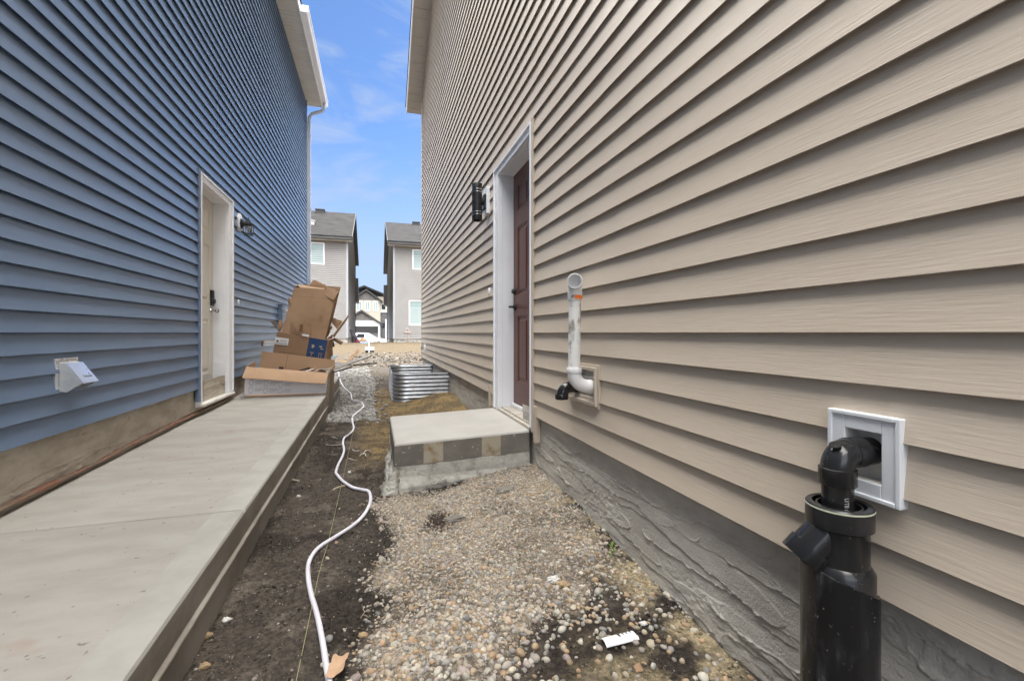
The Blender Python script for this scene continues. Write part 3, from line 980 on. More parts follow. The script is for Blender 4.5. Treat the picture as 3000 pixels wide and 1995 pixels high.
# door surround
fr = MB()
X0, X1 = XL - 0.17, XL + 0.022
fr.box(XL - 0.02, X1, LD[0], LD[0] + 0.055, LD[2], LD[3])
fr.box(XL - 0.02, X1, LD[1] - 0.13, LD[1], LD[2], LD[3])
fr.box(XL - 0.02, X1, LD[0] + 0.055, LD[1] - 0.13, LD[3] - 0.075, LD[3])
fr.box(XL - 0.02, X1 + 0.012, LD[1] - 0.026, LD[1] - 0.002, LD[2] + 0.01, LD[3] - 0.01)
fr.box(XL - 0.02, X1 + 0.012, LD[0] + 0.002, LD[1] - 0.03, LD[3] - 0.024, LD[3] - 0.003)
fr.box(XL - 0.02, X1 + 0.012, LD[0] + 0.002, LD[0] + 0.022, LD[2] + 0.01, LD[3] - 0.026)
fr.box(X0 - 0.05, XL - 0.021, LD[0] + 0.03, LD[0] + 0.055, LD[2], LD[3] - 0.07)
fr.box(X0 - 0.05, XL - 0.021, LD[1] - 0.13, LD[1] - 0.10, LD[2], LD[3] - 0.07)
fr.box(X0 - 0.05, XL - 0.021, LD[0] + 0.055, LD[1] - 0.13, LD[3] - 0.075, LD[3] - 0.04)
dfl = fr.build('door_frame', WHITE, blue, bevel=0.003)
MB().box(X0 - 0.05, XL + 0.045, LD[0] + 0.012, LD[1] - 0.004, LD[2] - 0.025, LD[2] - 0.001).box(X0 - 0.03, X0 + 0.012, LD[0] + 0.06, LD[1] - 0.135, LD[2] + 0.0005, LD[2] + 0.02)\
    .build('sill', DIRTYWHITE, dfl, bevel=0.003)
MB().box(XL - 0.01, XL + 0.03, LD[0] - 0.03, LD[0] - 0.001, LD[2] + 0.03, LD[3] + 0.012).build('trim_channel', BLUE_TRIM, dfl, bevel=0.003)
dx = -1.685
dl = six_panel_door(blue, CREAMDOOR, dx, 1, LD[0] + 0.057, LD[1] - 0.132, LD[2] + 0.022, LD[3] - 0.077)
ky = LD[1] - 0.132 - 0.055
kp = MB()
kp.box(dx + 0.001, dx + 0.022, ky - 0.034, ky + 0.034, -0.40 + 0.40 + 0.29, 0.455)
kp.lathe((dx + 0.022, ky, 0.335), (1, 0, 0), [(0, 0.0), (0, 0.026), (0.018, 0.024), (0.022, 0.0)], 20)
for r_ in range(3):
    for c_ in range(2):
        kp.box(dx + 0.022, dx + 0.026, ky - 0.024 + c_ * 0.026, ky - 0.004 + c_ * 0.026, 0.375 + r_ * 0.024, 0.392 + r_ * 0.024)
kp.build('keypad_lock', BLACKM, dl, bevel=0.004)
MB().lathe((dx + 0.001, ky, 0.236), (1, 0, 0), [(0, 0.0), (0, 0.033), (0.008, 0.031), (0.012, 0.014), (0.035, 0.011), (0.042, 0.018), (0.055, 0.027), (0.068, 0.025), (0.076, 0.012), (0.077, 0)], 24)\
    .build('knob', STEEL, dl, smooth=40)

# ------------------------------------------------------------------ the beige house (right)
XR, YR0, YR1, ER = 1.06, -3.0, 10.93, 0.1143
beige = thing('beige_house', (XR + 3.5, 4, -0.9), 'tall beige vinyl sided house on the right with a recessed dark red door', 'house')
RD = (2.985, 4.03, -0.66, 1.474)
EH, RK = 5.45, 0.60
YRM = (YR0 + YR1) / 2
RID = EH + RK * (YR1 - YRM)
core = MB()
xo = XR + 0.02
for (a, b, c, d) in ((YR0, RD[0], -1.4, EH), (RD[1], YR1, -1.4, EH), (RD[0], RD[1], RD[3], EH), (RD[0], RD[1], -1.4, RD[2])):
    core.box(xo, xo + 0.1, a, b, c, d)
core.prism([(xo, YR0, EH), (xo, YR1, EH), (xo, YRM, RID)], (0.1, 0, 0))
core.box(xo + 0.1, 9, YR0, YR0 + 0.1, -1.4, EH).box(xo + 0.1, 9, YR1 - 0.1, YR1, -1.4, EH).box(9, 9.1, YR0, YR1, -1.4, EH)
core.box(xo + 0.5, xo + 0.55, RD[0] - 0.3, RD[1] + 0.3, -1.4, 1.7)
core.build('wall', BEIGE_TRIM, beige)


def rtop(h):
    if h <= EH:
        return (0.0, YR1 - YR0 - 0.05)
    d = (h - EH) / RK
    return (d, YR1 - YR0 - d)


mb = MB()
siding(mb, (XR, YR0), (0, 1), (-1, 0), YR1 - YR0 - 0.05, -5 * ER, ER, 88, [(RD[0] - YR0 - 0.004, RD[1] - YR0 + 0.004, RD[2], RD[3] + 0.012), (0.70 - YR0, 0.79 - YR0, -0.332, -0.212), (2.035 - YR0, 2.322 - YR0, -0.34, -0.195)], top=rtop, seed=13)
mb.build('siding', BEIGE, beige, smooth=30)
mb = MB()
siding(mb, (XR + 0.02, YR1), (1, 0), (0, 1), 7.5, -5 * ER, ER, 52, seg=2.0, seed=15)
mb.build('siding', BEIGE, beige, smooth=30)
parged('foundation', PARGE, beige, XR + 0.016, -1, 0.15, 3.3, -1.15, -0.54, 0.0036, 23, 0.035)
parged('foundation', PARGE, beige, XR + 0.016, -1, 3.9, YR1, -1.15, -0.54, 0.014, 27, 0.02)
MB().box(XR - 0.022, XR + 0.018, YR1 - 0.07, YR1 + 0.02, -0.63, EH).build('corner_trim', BEIGE_TRIM, beige, bevel=0.004)
# rake soffit, fascia, roof
mb = MB()
run = YR1 - YRM
sl = math.hypot(1, RK)
for sgn in (1, -1):
    d = 0.0
    while d < run + 0.28:
        e = min(d + 0.155, run + 0.28)
        ya, yb = YRM + sgn * d, YRM + sgn * (e - 0.008)
        yc = YRM + sgn * e
        ha, hb_, hc = RID - RK * d, RID - RK * (e - 0.008), RID - RK * e
        mb.hexa([(XR - 0.335, ya, ha), (XR + 0.05, ya, ha), (XR + 0.05, yb, hb_), (XR - 0.335, yb, hb_),
                 (XR - 0.335, ya, ha + 0.016), (XR + 0.05, ya, ha + 0.016), (XR + 0.05, yb, hb_ + 0.016), (XR - 0.335, yb, hb_ + 0.016)])
        mb.hexa([(XR - 0.335, yb, hb_ + 0.007), (XR + 0.05, yb, hb_ + 0.007), (XR + 0.05, yc, hc + 0.007), (XR - 0.335, yc, hc + 0.007),
                 (XR - 0.335, yb, hb_ + 0.016), (XR + 0.05, yb, hb_ + 0.016), (XR + 0.05, yc, hc + 0.016), (XR - 0.335, yc, hc + 0.016)])
        d = e
mb.build('soffit', SOFFITB, beige)
mb = MB()
for sgn in (1, -1):
    P = lambda d, dz, x: (x, YRM + sgn * d, RID - RK * d + dz)
    mb.hexa([P(0, -0.02, XR - 0.355), P(run + 0.3, -0.02, XR - 0.355), P(run + 0.3, -0.02, XR - 0.335), P(0, -0.02, XR - 0.335),
             P(0, 0.17, XR - 0.355), P(run + 0.3, 0.17, XR - 0.355), P(run + 0.3, 0.17, XR - 0.335), P(0, 0.17, XR - 0.335)])
mb.build('fascia', WHITE, beige)
mb = MB()
for sgn in (1, -1):
    P = lambda d, dz, x: (x, YRM + sgn * d, RID - RK * d + dz)
    mb.hexa([P(0, 0.172, XR - 0.37), P(run + 0.32, 0.172, XR - 0.37), P(run + 0.32, 0.172, 9.3), P(0, 0.172, 9.3),
             P(0, 0.2, XR - 0.37), P(run + 0.32, 0.2, XR - 0.37), P(run + 0.32, 0.2, 9.3), P(0, 0.2, 9.3)])
mb.build('roof', SHINGLE, beige)
# door surround
fr = MB()
X0, X1 = XR + 0.13, XR - 0.022
fr.box(X1, XR + 0.02, RD[0], RD[0] + 0.055, RD[2], RD[3])
fr.box(X1, XR + 0.02, RD[1] - 0.13, RD[1], RD[2] - 0.02, RD[3])
fr.box(X1, XR + 0.02, RD[0] + 0.055, RD[1] - 0.13, RD[3] - 0.075, RD[3])
fr.box(X1 - 0.012, XR, RD[0] + 0.002, RD[0] + 0.02, RD[2] + 0.002, RD[3] - 0.005)
fr.box(X1 - 0.012, XR, RD[1] - 0.03, RD[1] - 0.004, RD[2] - 0.015, RD[3] - 0.005)
fr.box(X1 - 0.012, XR, RD[0] + 0.022, RD[1] - 0.032, RD[3] - 0.026, RD[3] - 0.006)
fr.box(XR + 0.021, X0 + 0.06, RD[0] + 0.03, RD[0] + 0.055, RD[2], RD[3] - 0.07)
fr.box(XR + 0.021, X0 + 0.06, RD[1] - 0.13, RD[1] - 0.10, RD[2], RD[3] - 0.07)
fr.box(XR + 0.021, X0 + 0.06, RD[0] + 0.055, RD[1] - 0.13, RD[3] - 0.075, RD[3] - 0.04)
dfr = fr.build('door_frame', WHITE, beige, bevel=0.003)
MB().box(XR + 0.012, X0 + 0.03, RD[0] + 0.057, RD[1] - 0.132, RD[2] - 0.03, RD[2] + 0.006).box(XR - 0.02, XR + 0.011, RD[0] + 0.01, RD[1] - 0.02, RD[2] - 0.028, RD[2] - 0.006)\
    .build('sill', M('wood_sill', (0.52, 0.48, 0.42), 0.6, (0.36, 0.32, 0.27), 5, (1, 8, 1)), dfr, bevel=0.003)
MB().box(X0 - 0.035, X0 - 0.008, RD[0] + 0.06, RD[1] - 0.135, RD[2] + 0.007, RD[2] + 0.04).build('threshold', WHITE, dfr, bevel=0.004)
MB().box(XR - 0.026, XR + 0.01, RD[0] - 0.026, RD[0] - 0.001, RD[2] - 0.03, RD[3] + 0.012).build('trim_channel', BEIGE_TRIM, dfr, bevel=0.003)
dxr = XR + 0.125
dr = six_panel_door(beige, REDDOOR, dxr, -1, RD[0] + 0.057, RD[1] - 0.132, RD[2] + 0.02, RD[3] - 0.077)
ky = RD[1] - 0.132 - 0.05
MB().lathe((dxr - 0.001, ky, 0.367), (-1, 0, 0), [(0, 0), (0, 0.032), (0.012, 0.03), (0.02, 0.02), (0.03, 0.018), (0.031, 0)], 20).build('deadbolt', BLACKM, dr, smooth=40)
MB().lathe((dxr - 0.001, ky, 0.228), (-1, 0, 0), [(0, 0), (0, 0.032), (0.01, 0.031), (0.016, 0.012), (0.055, 0.010), (0.056, 0)], 20)\
    .tube([(dxr - 0.052, ky + 0.004, 0.228), (dxr - 0.055, ky - 0.04, 0.228), (dxr - 0.052, ky - 0.11, 0.226)], [0.011, 0.010, 0.008], 10).build('lever_handle', BLACKM, dr, smooth=40)
# short beige trim ends beside the door, closing the siding
for (ya, yb, h0, h1) in ((2.90, 2.935, -0.745, -0.50), (4.19, 4.225, -0.70, -0.50)):
    MB().box(XR - 0.03, XR + 0.012, ya, yb, h0, h1).box(XR - 0.034, XR - 0.0305, ya, ya + 0.008, h0, h1 + 0.01).build('trim_end', BEIGE_TRIM, beige, bevel=0.003)
mb = MB()
for k in (-6,):
    siding(mb, (XR, 2.932), (0, 1), (-1, 0), 0.026, k * ER, ER, 1, seams=0)
    siding(mb, (XR, 4.031), (0, 1), (-1, 0), 0.16, k * ER, ER, 1, seams=0)
mb.build('siding_offcut', BEIGE, beige, smooth=30)


# ------------------------------------------------------------------ concrete walk (left) and landing (right)
def slab_h(y):
    return -(0.835 - 0.0153 * y)


wk = MB()
XS = -0.567
YS0, YS1 = -2.5, 8.0
rows = [YS0]
joints = [0.55, 2.33, 4.15]
ysl = []
for j in joints:
    ysl += [j - 0.016, j - 0.006, j, j + 0.006, j + 0.016]
ysl = [YS0] + ysl + [YS1]
prof_x = [XL - 0.03, XL + 0.2, XS - 0.125, XS - 0.105, XS - 0.016, XS - 0.005, XS]
vs, fs, mi = [], [], []
for y in ysl:
    groove = -0.015 if any(abs(y - j) < 1e-6 for j in joints) else (-0.004 if any(abs(abs(y - j) - 0.006) < 1e-6 for j in joints) else 0)
    for i, x in enumerate(prof_x):
        h = slab_h(y) + (groove if x < XS - 0.001 else 0)
        if i == 5:
            h -= 0.004
        if i == 6:
            h -= 0.014
        if i == 2:
            h -= 0.0005
        if i == 3:
            h += 0.0015
        vs.append((x, y, h))
for j in range(len(ysl) - 1):
    for i in range(6):
        a = j * 7 + i
        fs.append((a, a + 1, a + 8, a + 7))
        mi.append(0 if i < 2 else 1)
wk.add(vs, fs)
wk.m = mi
# formed side: two lifts with a ragged seam
yy = np.arange(YS0, YS1 + 0.001, 0.025)
prev = None
base = len(wk.v)
nprof = None
for y in yy:
    top = slab_h(y) - 0.014
    sm = -(0.935 - 0.006 * y) + 0.004 * (float(fbm(y * 14, 0.5, 61, 3)) - 0.5)
    j = 0.010 + 0.006 * float(fbm(y * 20, 1.5, 63, 3))
    pr = [(XS, top), (XS + 0.0005, top - 0.03), (XS - 0.001, sm + 0.006), (XS + j * 0.8, sm + 0.003), (XS + j, sm - 0.002), (XS + 0.004, sm - 0.007), (XS + 0.006, -1.0), (XS + 0.008, -1.2)]
    wk.v += [(p[0] + 0.002 * (float(fbm(y * 6, p[1] * 9, 66, 2)) - 0.5), y, p[1]) for p in pr]
k = 8
for j in range(len(yy) - 1):
    for i in range(k - 1):
        a = base + j * k + i
        wk.f.append((a, a + 1, a + k + 1, a + k))
        wk.m.append(2)
b0 = len(wk.v)
wk.add([(XL - 0.03, YS1, slab_h(YS1)), (XS, YS1, slab_h(YS1) - 0.014), (XS, YS1, -1.2), (XL - 0.03, YS1, -1.2)], [(0, 1, 2, 3)], 2)
walk = wk.build('walkway', [CONC, CONC_EDGE, CONC_SIDE], smooth=35)
tag(walk, kind='structure')

land = thing('landing_step', (0.6, 3.55, -1.0), 'square concrete landing step with patched sides below the dark red door', 'step')
LX0, LX1, LY0, LY1 = 0.118, 1.045, 3.055, 4.07


def lh(x):
    return -0.72 + (x - 0.118) * 0.036


mb = MB()
cuts = [LX0, 0.305, 0.435, 0.70, 0.835, LX1]
# top with rolled edges
xsl = [LX0, LX0 + 0.006, LX0 + 0.02, LX0 + 0.105, LX0 + 0.11, LX1 - 0.1, LX1]
ysl = [LY0, LY0 + 0.006, LY0 + 0.02, LY0 + 0.08, LY1 - 0.02, LY1 - 0.006, LY1]


def drop(d):
    return 0.018 if d < 1e-6 else (0.007 if d < 0.0061 else (0.0012 if d < 0.021 else 0))


vs, fs = [], []
for y in ysl:
    for x in xsl:
        vs.append((x, y, lh(x) - max(drop(x - LX0), drop(y - LY0), drop(LY1 - y))))
for j in range(6):
    for i in range(6):
        a = j * 7 + i
        fs.append((a, a + 1, a + 8, a + 7))
k0 = len(fs)
mb.add(vs, fs)
mb.m = [1 if (q % 6) < 3 or (q // 6) < 2 else 0 for q in range(k0)]
for i in range(5):
    a, b = cuts[i], cuts[i + 1]
    dz = 0.001 if i % 2 else 0
    mb.add([(a, LY0 + dz, lh(a) - 0.153), (b, LY0 + dz, lh(b) - 0.153), (b, LY0 + dz * 0, lh(b) - 0.018), (a, LY0 + dz * 0, lh(a) - 0.018)], [(0, 1, 2, 3)], 3 if i % 2 else 2)
mb.add([(LX0, LY1, lh(LX0) - 0.153), (LX0, LY0, lh(LX0) - 0.153), (LX0, LY0, lh(LX0) - 0.018), (LX0, LY1, lh(LX0) - 0.018)], [(0, 1, 2, 3)], 2)
mb.add([(LX0, LY1, lh(LX0) - 0.153), (LX1, LY1, lh(LX1) - 0.153), (LX1, LY1, lh(LX1) - 0.018), (LX0, LY1, lh(LX0) - 0.018)], [(0, 1, 2, 3)], 2)
mb.build('slab', [LAND_TOP, LAND_TOP, LAND_SIDE, CONC_PATCH], land, smooth=35)
# rough lower lift, torn along the ground
nu, nv = 260, 60
V, Fq = [], []
pth = [(LX1 + 0.02, LY0)] + []
per = [(LX0, LY1), (LX0, LY0), (LX1, LY0)]
Lp = [LY1 - LY0, LX1 - LX0]
for j in range(nv + 1):
    for i in range(nu + 1):
        s_ = i / nu * sum(Lp)
        if s_ < Lp[0]:
            x, y, nxx, nyy = LX0, LY1 - s_, -1, 0
        else:
            x, y, nxx, nyy = LX0 + s_ - Lp[0], LY0, 0, -1
        cor = math.exp(-((s_ - Lp[0]) / 0.10) ** 2)
        ht, hb = lh(x) - 0.153, -1.12
        w = j / nv
        h = ht + (hb - ht) * w
        nn = float(fbm(s_ * 7, h * 9, 71, 4))
        n3 = float(fbm(s_ * 24, h * 24, 75, 3))
        gl = float(gh(x, y - 0.02))
        tear = -0.95 + 0.10 * (float(fbm(s_ * 4.5, 3.3, 79, 4)) - 0.5)
        fl = max(0.0, min(1.0, (tear - h) / 0.05))
        out = 0.003 + 0.016 * (nn - 0.45) + 0.012 * (n3 - 0.5) + 0.024 * fl * (0.4 + nn) + 0.05 * cor * max(0, min(1, (-0.90 - h) / 0.16)) * (0.6 + nn)
        if j == 0:
            out = 0.004
        V.append((x + nxx * out + (-cor * 0.3 * out if nxx == 0 else 0), y + nyy * out + (-cor * 0.3 * out if nyy == 0 else 0), h))
for j in range(nv):
    for i in range(nu):
        a = j * (nu + 1) + i
        Fq.append((a, a + 1, a + nu + 2, a + nu + 1))
b_ = MB().add(V, Fq)
b_.build('base', CONC_ROUGH, land, smooth=60)
# torn mortar lumps at the foot
mb = MB()
v0, f0 = ico(4)
for (cx, cy, ch, sx, sy, sz_) in ((0.085, 2.99, -1.02, 0.055, 0.05, 0.075), (0.115, 3.02, -0.97, 0.035, 0.03, 0.07), (0.07, 3.06, -1.03, 0.05, 0.06, 0.05),
                                  (0.17, 3.03, -1.015, 0.07, 0.03, 0.035), (0.34, 3.045, -1.0, 0.10, 0.02, 0.026), (0.47, 3.04, -0.995, 0.07, 0.022, 0.034), (0.60, 3.045, -0.985, 0.09, 0.018, 0.022),
                                  (0.09, 3.3, -1.0, 0.03, 0.1, 0.06), (0.10, 3.6, -0.99, 0.03, 0.14, 0.05)):
    q = v0.copy()
    nse = 1 + 1.1 * (fbm(q[:, 0] * 2.2 + cx * 30, q[:, 1] * 2.5 + q[:, 2] * 3.1, 83, 5, 0.62) - 0.5)[:, None]
    q = q * nse * np.array((sx, sy, sz_)) + np.array((cx, cy, ch))
    mb.add(q.tolist(), f0.tolist())
mb.build('mortar_spill', CONC_ROUGH, land, smooth=60)

# ------------------------------------------------------------------ corrugated window well
ww = MB()
wy0, wy1, wxl, rc = 6.80, 8.76, 0.24, 0.22
pth = [(XR - 0.0, wy0)]
pth += [(wxl + rc + (XR - wxl - rc) * (1 - t), wy0) for t in np.linspace(0.05, 1, 12)]
pth += [(wxl + rc - rc * math.sin(a), wy0 + rc - rc * math.cos(a)) for a in np.linspace(0, math.pi / 2, 12)[1:]]
pth += [(wxl, y) for y in np.linspace(wy0 + rc, wy1 - rc, 10)[1:]]
pth += [(wxl + rc - rc * math.cos(a), wy1 - rc + rc * math.sin(a)) for a in np.linspace(0, math.pi / 2, 12)[1:]]
pth += [(wxl + rc + (XR - wxl - rc) * t, wy1) for t in np.linspace(0, 1, 12)[1:]]
pn = []
for i in range(len(pth)):
    a, b = pth[max(i - 1, 0)], pth[min(i + 1, len(pth) - 1)]
    tx, ty = b[0] - a[0], b[1] - a[1]
    l_ = math.hypot(tx, ty)
    pn.append((ty / l_ * -1, tx / l_))
hs = np.arange(-0.605, -1.2, -0.0055)
V, Fq = [], []
for (p, n_) in zip(pth, pn):
    for h in hs:
        o_ = 0.0115 * math.cos(2 * math.pi * (h + 0.605) / 0.0575)
        V.append((p[0] + n_[0] * o_ * 1, p[1] + n_[1] * o_ * 1, h))
m_ = len(hs)
for i in range(len(pth) - 1):
    for j in range(m_ - 1):
        a = i * m_ + j
        Fq.append((a, a + 1, a + m_ + 1, a + m_))
wwt = thing('window_well', (0.62, 7.8, -1.0), 'corrugated galvanised steel window well against the beige house', 'window well')
wo_ = ww.add(V, Fq).build('steel_shell', GALV, wwt, smooth=60)
sm_ = wo_.modifiers.new('thick', 'SOLIDIFY')
sm_.thickness = 0.0015
MB().tube([(p[0], p[1], -0.603) for p in pth], 0.006, 8).build('rolled_rim', GALV, wwt, smooth=60)
for yb in (wy0, wy1):
    fl = MB().box(XR - 0.012, XR - 0.006, yb - 0.03, yb + 0.03, -1.0, -0.61)
    for hh in (-0.66, -0.76, -0.86, -0.95):
        fl.lathe((XR - 0.012, yb + (0.018 if yb > 8 else -0.018), hh), (-1, 0, 0), [(0, 0), (0, 0.009), (0.007, 0.008), (0.008, 0)], 8)
    fl.build('fixing_flange', GALV, wwt)


# ------------------------------------------------------------------ hose and string on the ground
def z5(x, y):
    return (800 + x / 1.8558, 1150 + y / 1.8558)


def z2b(x, y):
    return (680 + x / 4.9125, 1000 + y / 4.9125)


def on_ground(px, py, lift=0.0):
    h = -1.03
    for _ in range(30):
        p = at_h(px, py, h)
        h = 0.5 * h + 0.5 * (float(gh(p[0], p[1])) + lift)
    p = at_h(px, py, h)
    return Vector(p)


hp = [z5(*p) for p in ((318, 1640), (305, 1568), (288, 1470), (268, 1350), (245, 1230), (210, 1110), (192, 1010), (192, 940), (212, 885), (255, 836), (330, 790), (430, 725), (490, 670), (524, 610),
                       (530, 565), (518, 537), (488, 527), (430, 515), (380, 480), (350, 450), (342, 430), (356, 390), (378, 345), (386, 310), (380, 275), (386, 250), (405, 232), (432, 210),
                       (438, 188), (432, 160), (432, 142), (448, 122), (478, 97), (492, 82))]
hp += [z2b(*p) for p in ((1895, 955), (1868, 900), (1800, 872), (1728, 856), (1716, 800), (1700, 750), (1640, 705), (1590, 640), (1555, 580), (1535, 500), (1528, 440))]
pts = [on_ground(a, b, 0.0105) for a, b in hp]


def smooth_path(p, k=6):
    out = []
    for i in range(len(p) - 1):
        p0, p1, p2, p3 = p[max(i - 1, 0)], p[i], p[i + 1], p[min(i + 2, len(p) - 1)]
        for s_ in range(k):
            t = s_ / k
            out.append(0.5 * ((2 * p1) + (p2 - p0) * t + (2 * p0 - 5 * p1 + 4 * p2 - p3) * t * t + (3 * p1 - p0 - 3 * p2 + p3) * t ** 3))
    return out + [p[-1]]


sp = smooth_path(pts)
for q in sp:
    q.z = max(q.z, float(gh(q.x, q.y)) + (0.026 if q.y > 5.6 else 0.008))
for _ in range(4):
    for i in range(1, len(sp) - 1):
        sp[i].z = max((sp[i - 1].z + sp[i].z + sp[i + 1].z) / 3, float(gh(sp[i].x, sp[i].y)) + (0.024 if sp[i].y > 5.6 else 0.006))
h_ = MB().tube(sp, 0.0098, 14).build('garden_hose', HOSE, smooth=60)
tag(h_, 'white hose snaking along the dirt from the grey gravel towards the viewer', 'hose')
st = [on_ground(*z5(*p), 0.012) for p in ((100, 1680), (125, 1568), (205, 1190), (255, 960), (310, 770))] + [on_ground(*z5(*p), 0.01) for p in ((385, 440), (440, 200), (470, 120))]
tag(MB().tube(smooth_path(st, 4), 0.0011, 6).build('string_line', STRING), 'thin yellowish string stretched along the dirt beside the white hose', 'string')

# ------------------------------------------------------------------ things fixed to the beige wall
# sump discharge: white block, black elbow, big black standpipe
blk = thing('pipe_mount_block', (1.04, 0.755, -0.37), 'white square mounting block on the beige siding behind the black elbow pipe', 'mounting block')
b0y, b1y, bh0, bh1 = 0.668, 0.819, -0.362, -0.181
XB = XR - 0.026
fr = MB()
fr.frame((0, 0, 0), (0, 1, 0), (0, 0, 1), (-1, 0, 0), b0y, b1y, bh0, bh1, 0.036, -XR + 0.0, -XB)
fr.frame((0, 0, 0), (0, 1, 0), (0, 0, 1), (-1, 0, 0), b0y - 0.003, b1y + 0.003, bh0 - 0.003, bh1 + 0.003, 0.010, -XR + 0.0, -XB + 0.004)
fr.build('face_plate', BLOCKW, blk, bevel=0.0022)
MB().box(XR + 0.013, XR + 0.017, b0y + 0.03, b1y - 0.03, bh0 + 0.03, bh1 - 0.03).frame((0, 0, 0), (0, 1, 0), (0, 0, 1), (-1, 0, 0), b0y + 0.034, b1y - 0.034, bh0 + 0.034, bh1 - 0.034, 0.0022, -XR - 0.0125, -XB - 0.002)\
    .build('recess', BLOCKIN, blk)


def arc(c, a0, a1, u, w, r, n=12):
    c, u, w = Vector(c), Vector(u), Vector(w)
    return [c + u * r * math.cos(a) + w * r * math.sin(a) for a in np.linspace(a0, a1, n)]


el = thing('discharge_pipe', (0.972, 0.75, -0.4), 'black plastic elbow pipe coming out of the white block and dropping into the standpipe', 'pipe')
EX, EY, EZ = 0.972, 0.752, -0.266
MB().tube([(XR + 0.012, EY, EZ), (EX + 0.062, EY, EZ)], 0.0302, 32).build('wall_stub', ABS, el, smooth=50)
eb = MB()
eb.tube([(EX + 0.064, EY, EZ), (EX + 0.030, EY, EZ)], [0.0335, 0.0335], 32)
eb.tube(arc((EX + 0.033, EY, EZ - 0.033), math.pi / 2, math.pi, (1, 0, 0), (0, 0, 1), 0.033, 14), 0.0325, 32)
eb.lathe((EX, EY, EZ - 0.028), (0, 0, -1), [(0, 0.0), (0, 0.0326), (0.002, 0.0362), (0.036, 0.0362), (0.0375, 0.0355), (0.0375, 0.0)], 32)
eb.lathe((EX - 0.012, EY - 0.004, EZ + 0.021), (-0.45, -0.15, 0.88), [(0.0, 0), (0.0, 0.012), (0.0022, 0.0115), (0.0022, 0)], 20)
eb.build('elbow', ABS, el, smooth=50)
dpipe = MB().tube([(EX, EY, EZ - 0.066), (EX, EY, EZ - 0.17)], 0.0302, 32).build('drop_pipe', ABS, el, smooth=50)
mb = MB()
# printed letters run down the pipe, wrapped round it
vs_t, fs_t = text_mesh('U/TB 63-P', 0.0125)
angc = math.atan2(-0.78, -0.30)
vv = []
for p in vs_t:
    a = angc + p[1] / 0.0303
    vv.append((EX + math.cos(a) * (0.0304 + max(p[2], 0)), EY + math.sin(a) * (0.0304 + max(p[2], 0)), EZ - 0.107 - p[0] * 0.78))
mb.add(vv, fs_t)
mb.build('printed_letters', M('pale_print', (0.42, 0.42, 0.4), 0.6), dpipe)

sp_ = thing('standpipe', (0.972, 0.752, -1.05), 'thick scuffed black plastic standpipe rising from the ground beside the wall', 'pipe')
BX, BY = 0.974, 0.750
up = MB()
up.lathe((BX, BY, -0.372), (0, 0, -1), [(0.0, 0.050), (0.0, 0.0605), (0.003, 0.0632), (0.046, 0.0632), (0.049, 0.060), (0.050, 0.0552), (0.125, 0.0555), (0.127, 0.0575), (0.140, 0.0655), (0.30, 0.0655), (0.30, 0.0),
                                          ], 48)
up.lathe((BX, BY, -0.372), (0, 0, -1), [(0.0, 0.0502), (0.03, 0.0502), (0.10, 0.046), (0.12, 0.02), (0.12, 0.0)], 48)
up.lathe((BX, BY, -0.376), (0, 0, -1), [(0.0, 0.0400), (0.0, 0.0435), (0.02, 0.0435), (0.02, 0.0400)], 48, closed=True)
uc = up.build('adapter', ABS, sp_, smooth=40)
MB().lathe((BX, BY, -0.3745), (0, 0, -1), [(0.0, 0.0612), (0.0014, 0.0636), (0.0032, 0.0638), (0.0046, 0.0634)], 48).build('glue_ring', M('pale_glue', (0.5, 0.52, 0.38), 0.5), uc, smooth=60)
wy = MB()
A = Vector((BX, BY, -0.404))
B = A + Vector((-0.618, 0.237, -0.75)) * 0.122
ax = (B - A).normalized()
wy.lathe(A, ax, [(0.02, 0.039), ((B - A).length - 0.034, 0.039)], 36)
wy.lathe(B - ax * 0.034, ax, [(0, 0.0388), (0.001, 0.0432), (0.034, 0.0432), (0.036, 0.042), (0.036, 0.036), (0.005, 0.035), (0.004, 0)], 36)
wy.build('side_branch', ABS, sp_, smooth=40)
bp_ = MB()
seg = 56
R1 = 0.0722
vs, fs = [], []
for k in range(seg):
    a = 2 * math.pi * k / seg
    cut = -0.535 - 0.030 * math.cos(a - math.radians(-8)) + 0.0012 * random.uniform(-1, 1)
    for (r_, h) in ((R1 - 0.0052, cut - 0.08), (R1 - 0.0052, cut), (R1, cut - 0.0012), (R1, cut - 0.15), (R1, -1.2)):
        vs.append((BX + r_ * math.cos(a), BY + r_ * math.sin(a), h))
for k in range(seg):
    for j in range(4):
        a, b = k * 5 + j, ((k + 1) % seg) * 5 + j
        fs.append((a, b, b + 1, a + 1))
bp_.add(vs, fs)
bp_.build('riser', ABS_WORN, sp_, smooth=40)

# white vent pipe with its beige frame and black elbow
fb = thing('vent_flashing', (1.05, 2.18, -0.37), 'beige open mounting frame on the siding around the white vent pipe', 'mounting frame')
fy0, fy1, fh0, fh1 = 2.012, 2.345, -0.362, -0.172
MB().frame((0, 0, 0), (0, 1, 0), (0, 0, 1), (-1, 0, 0), fy0, fy1, fh0, fh1, 0.016, -XR, -XR + 0.034)\
    .frame((0, 0, 0), (0, 1, 0), (0, 0, 1), (-1, 0, 0), fy0 - 0.012, fy1 + 0.012, fh0 - 0.012, fh1 + 0.012, 0.012, -XR, -XR + 0.02).build('outer_frame', BEIGE_TRIM, fb, bevel=0.002)
MB().frame((0, 0, 0), (0, 1, 0), (0, 0, 1), (-1, 0, 0), fy0 + 0.017, fy1 - 0.017, fh0 + 0.017, fh1 - 0.05, 0.006, -XR - 0.002, -XR + 0.018)\
    .box(XR + 0.010, XR + 0.013, fy0 + 0.017, fy1 - 0.017, fh0 + 0.017, fh1 - 0.017).build('backing', M('white_flashing', (0.62, 0.61, 0.57), 0.5), fb)
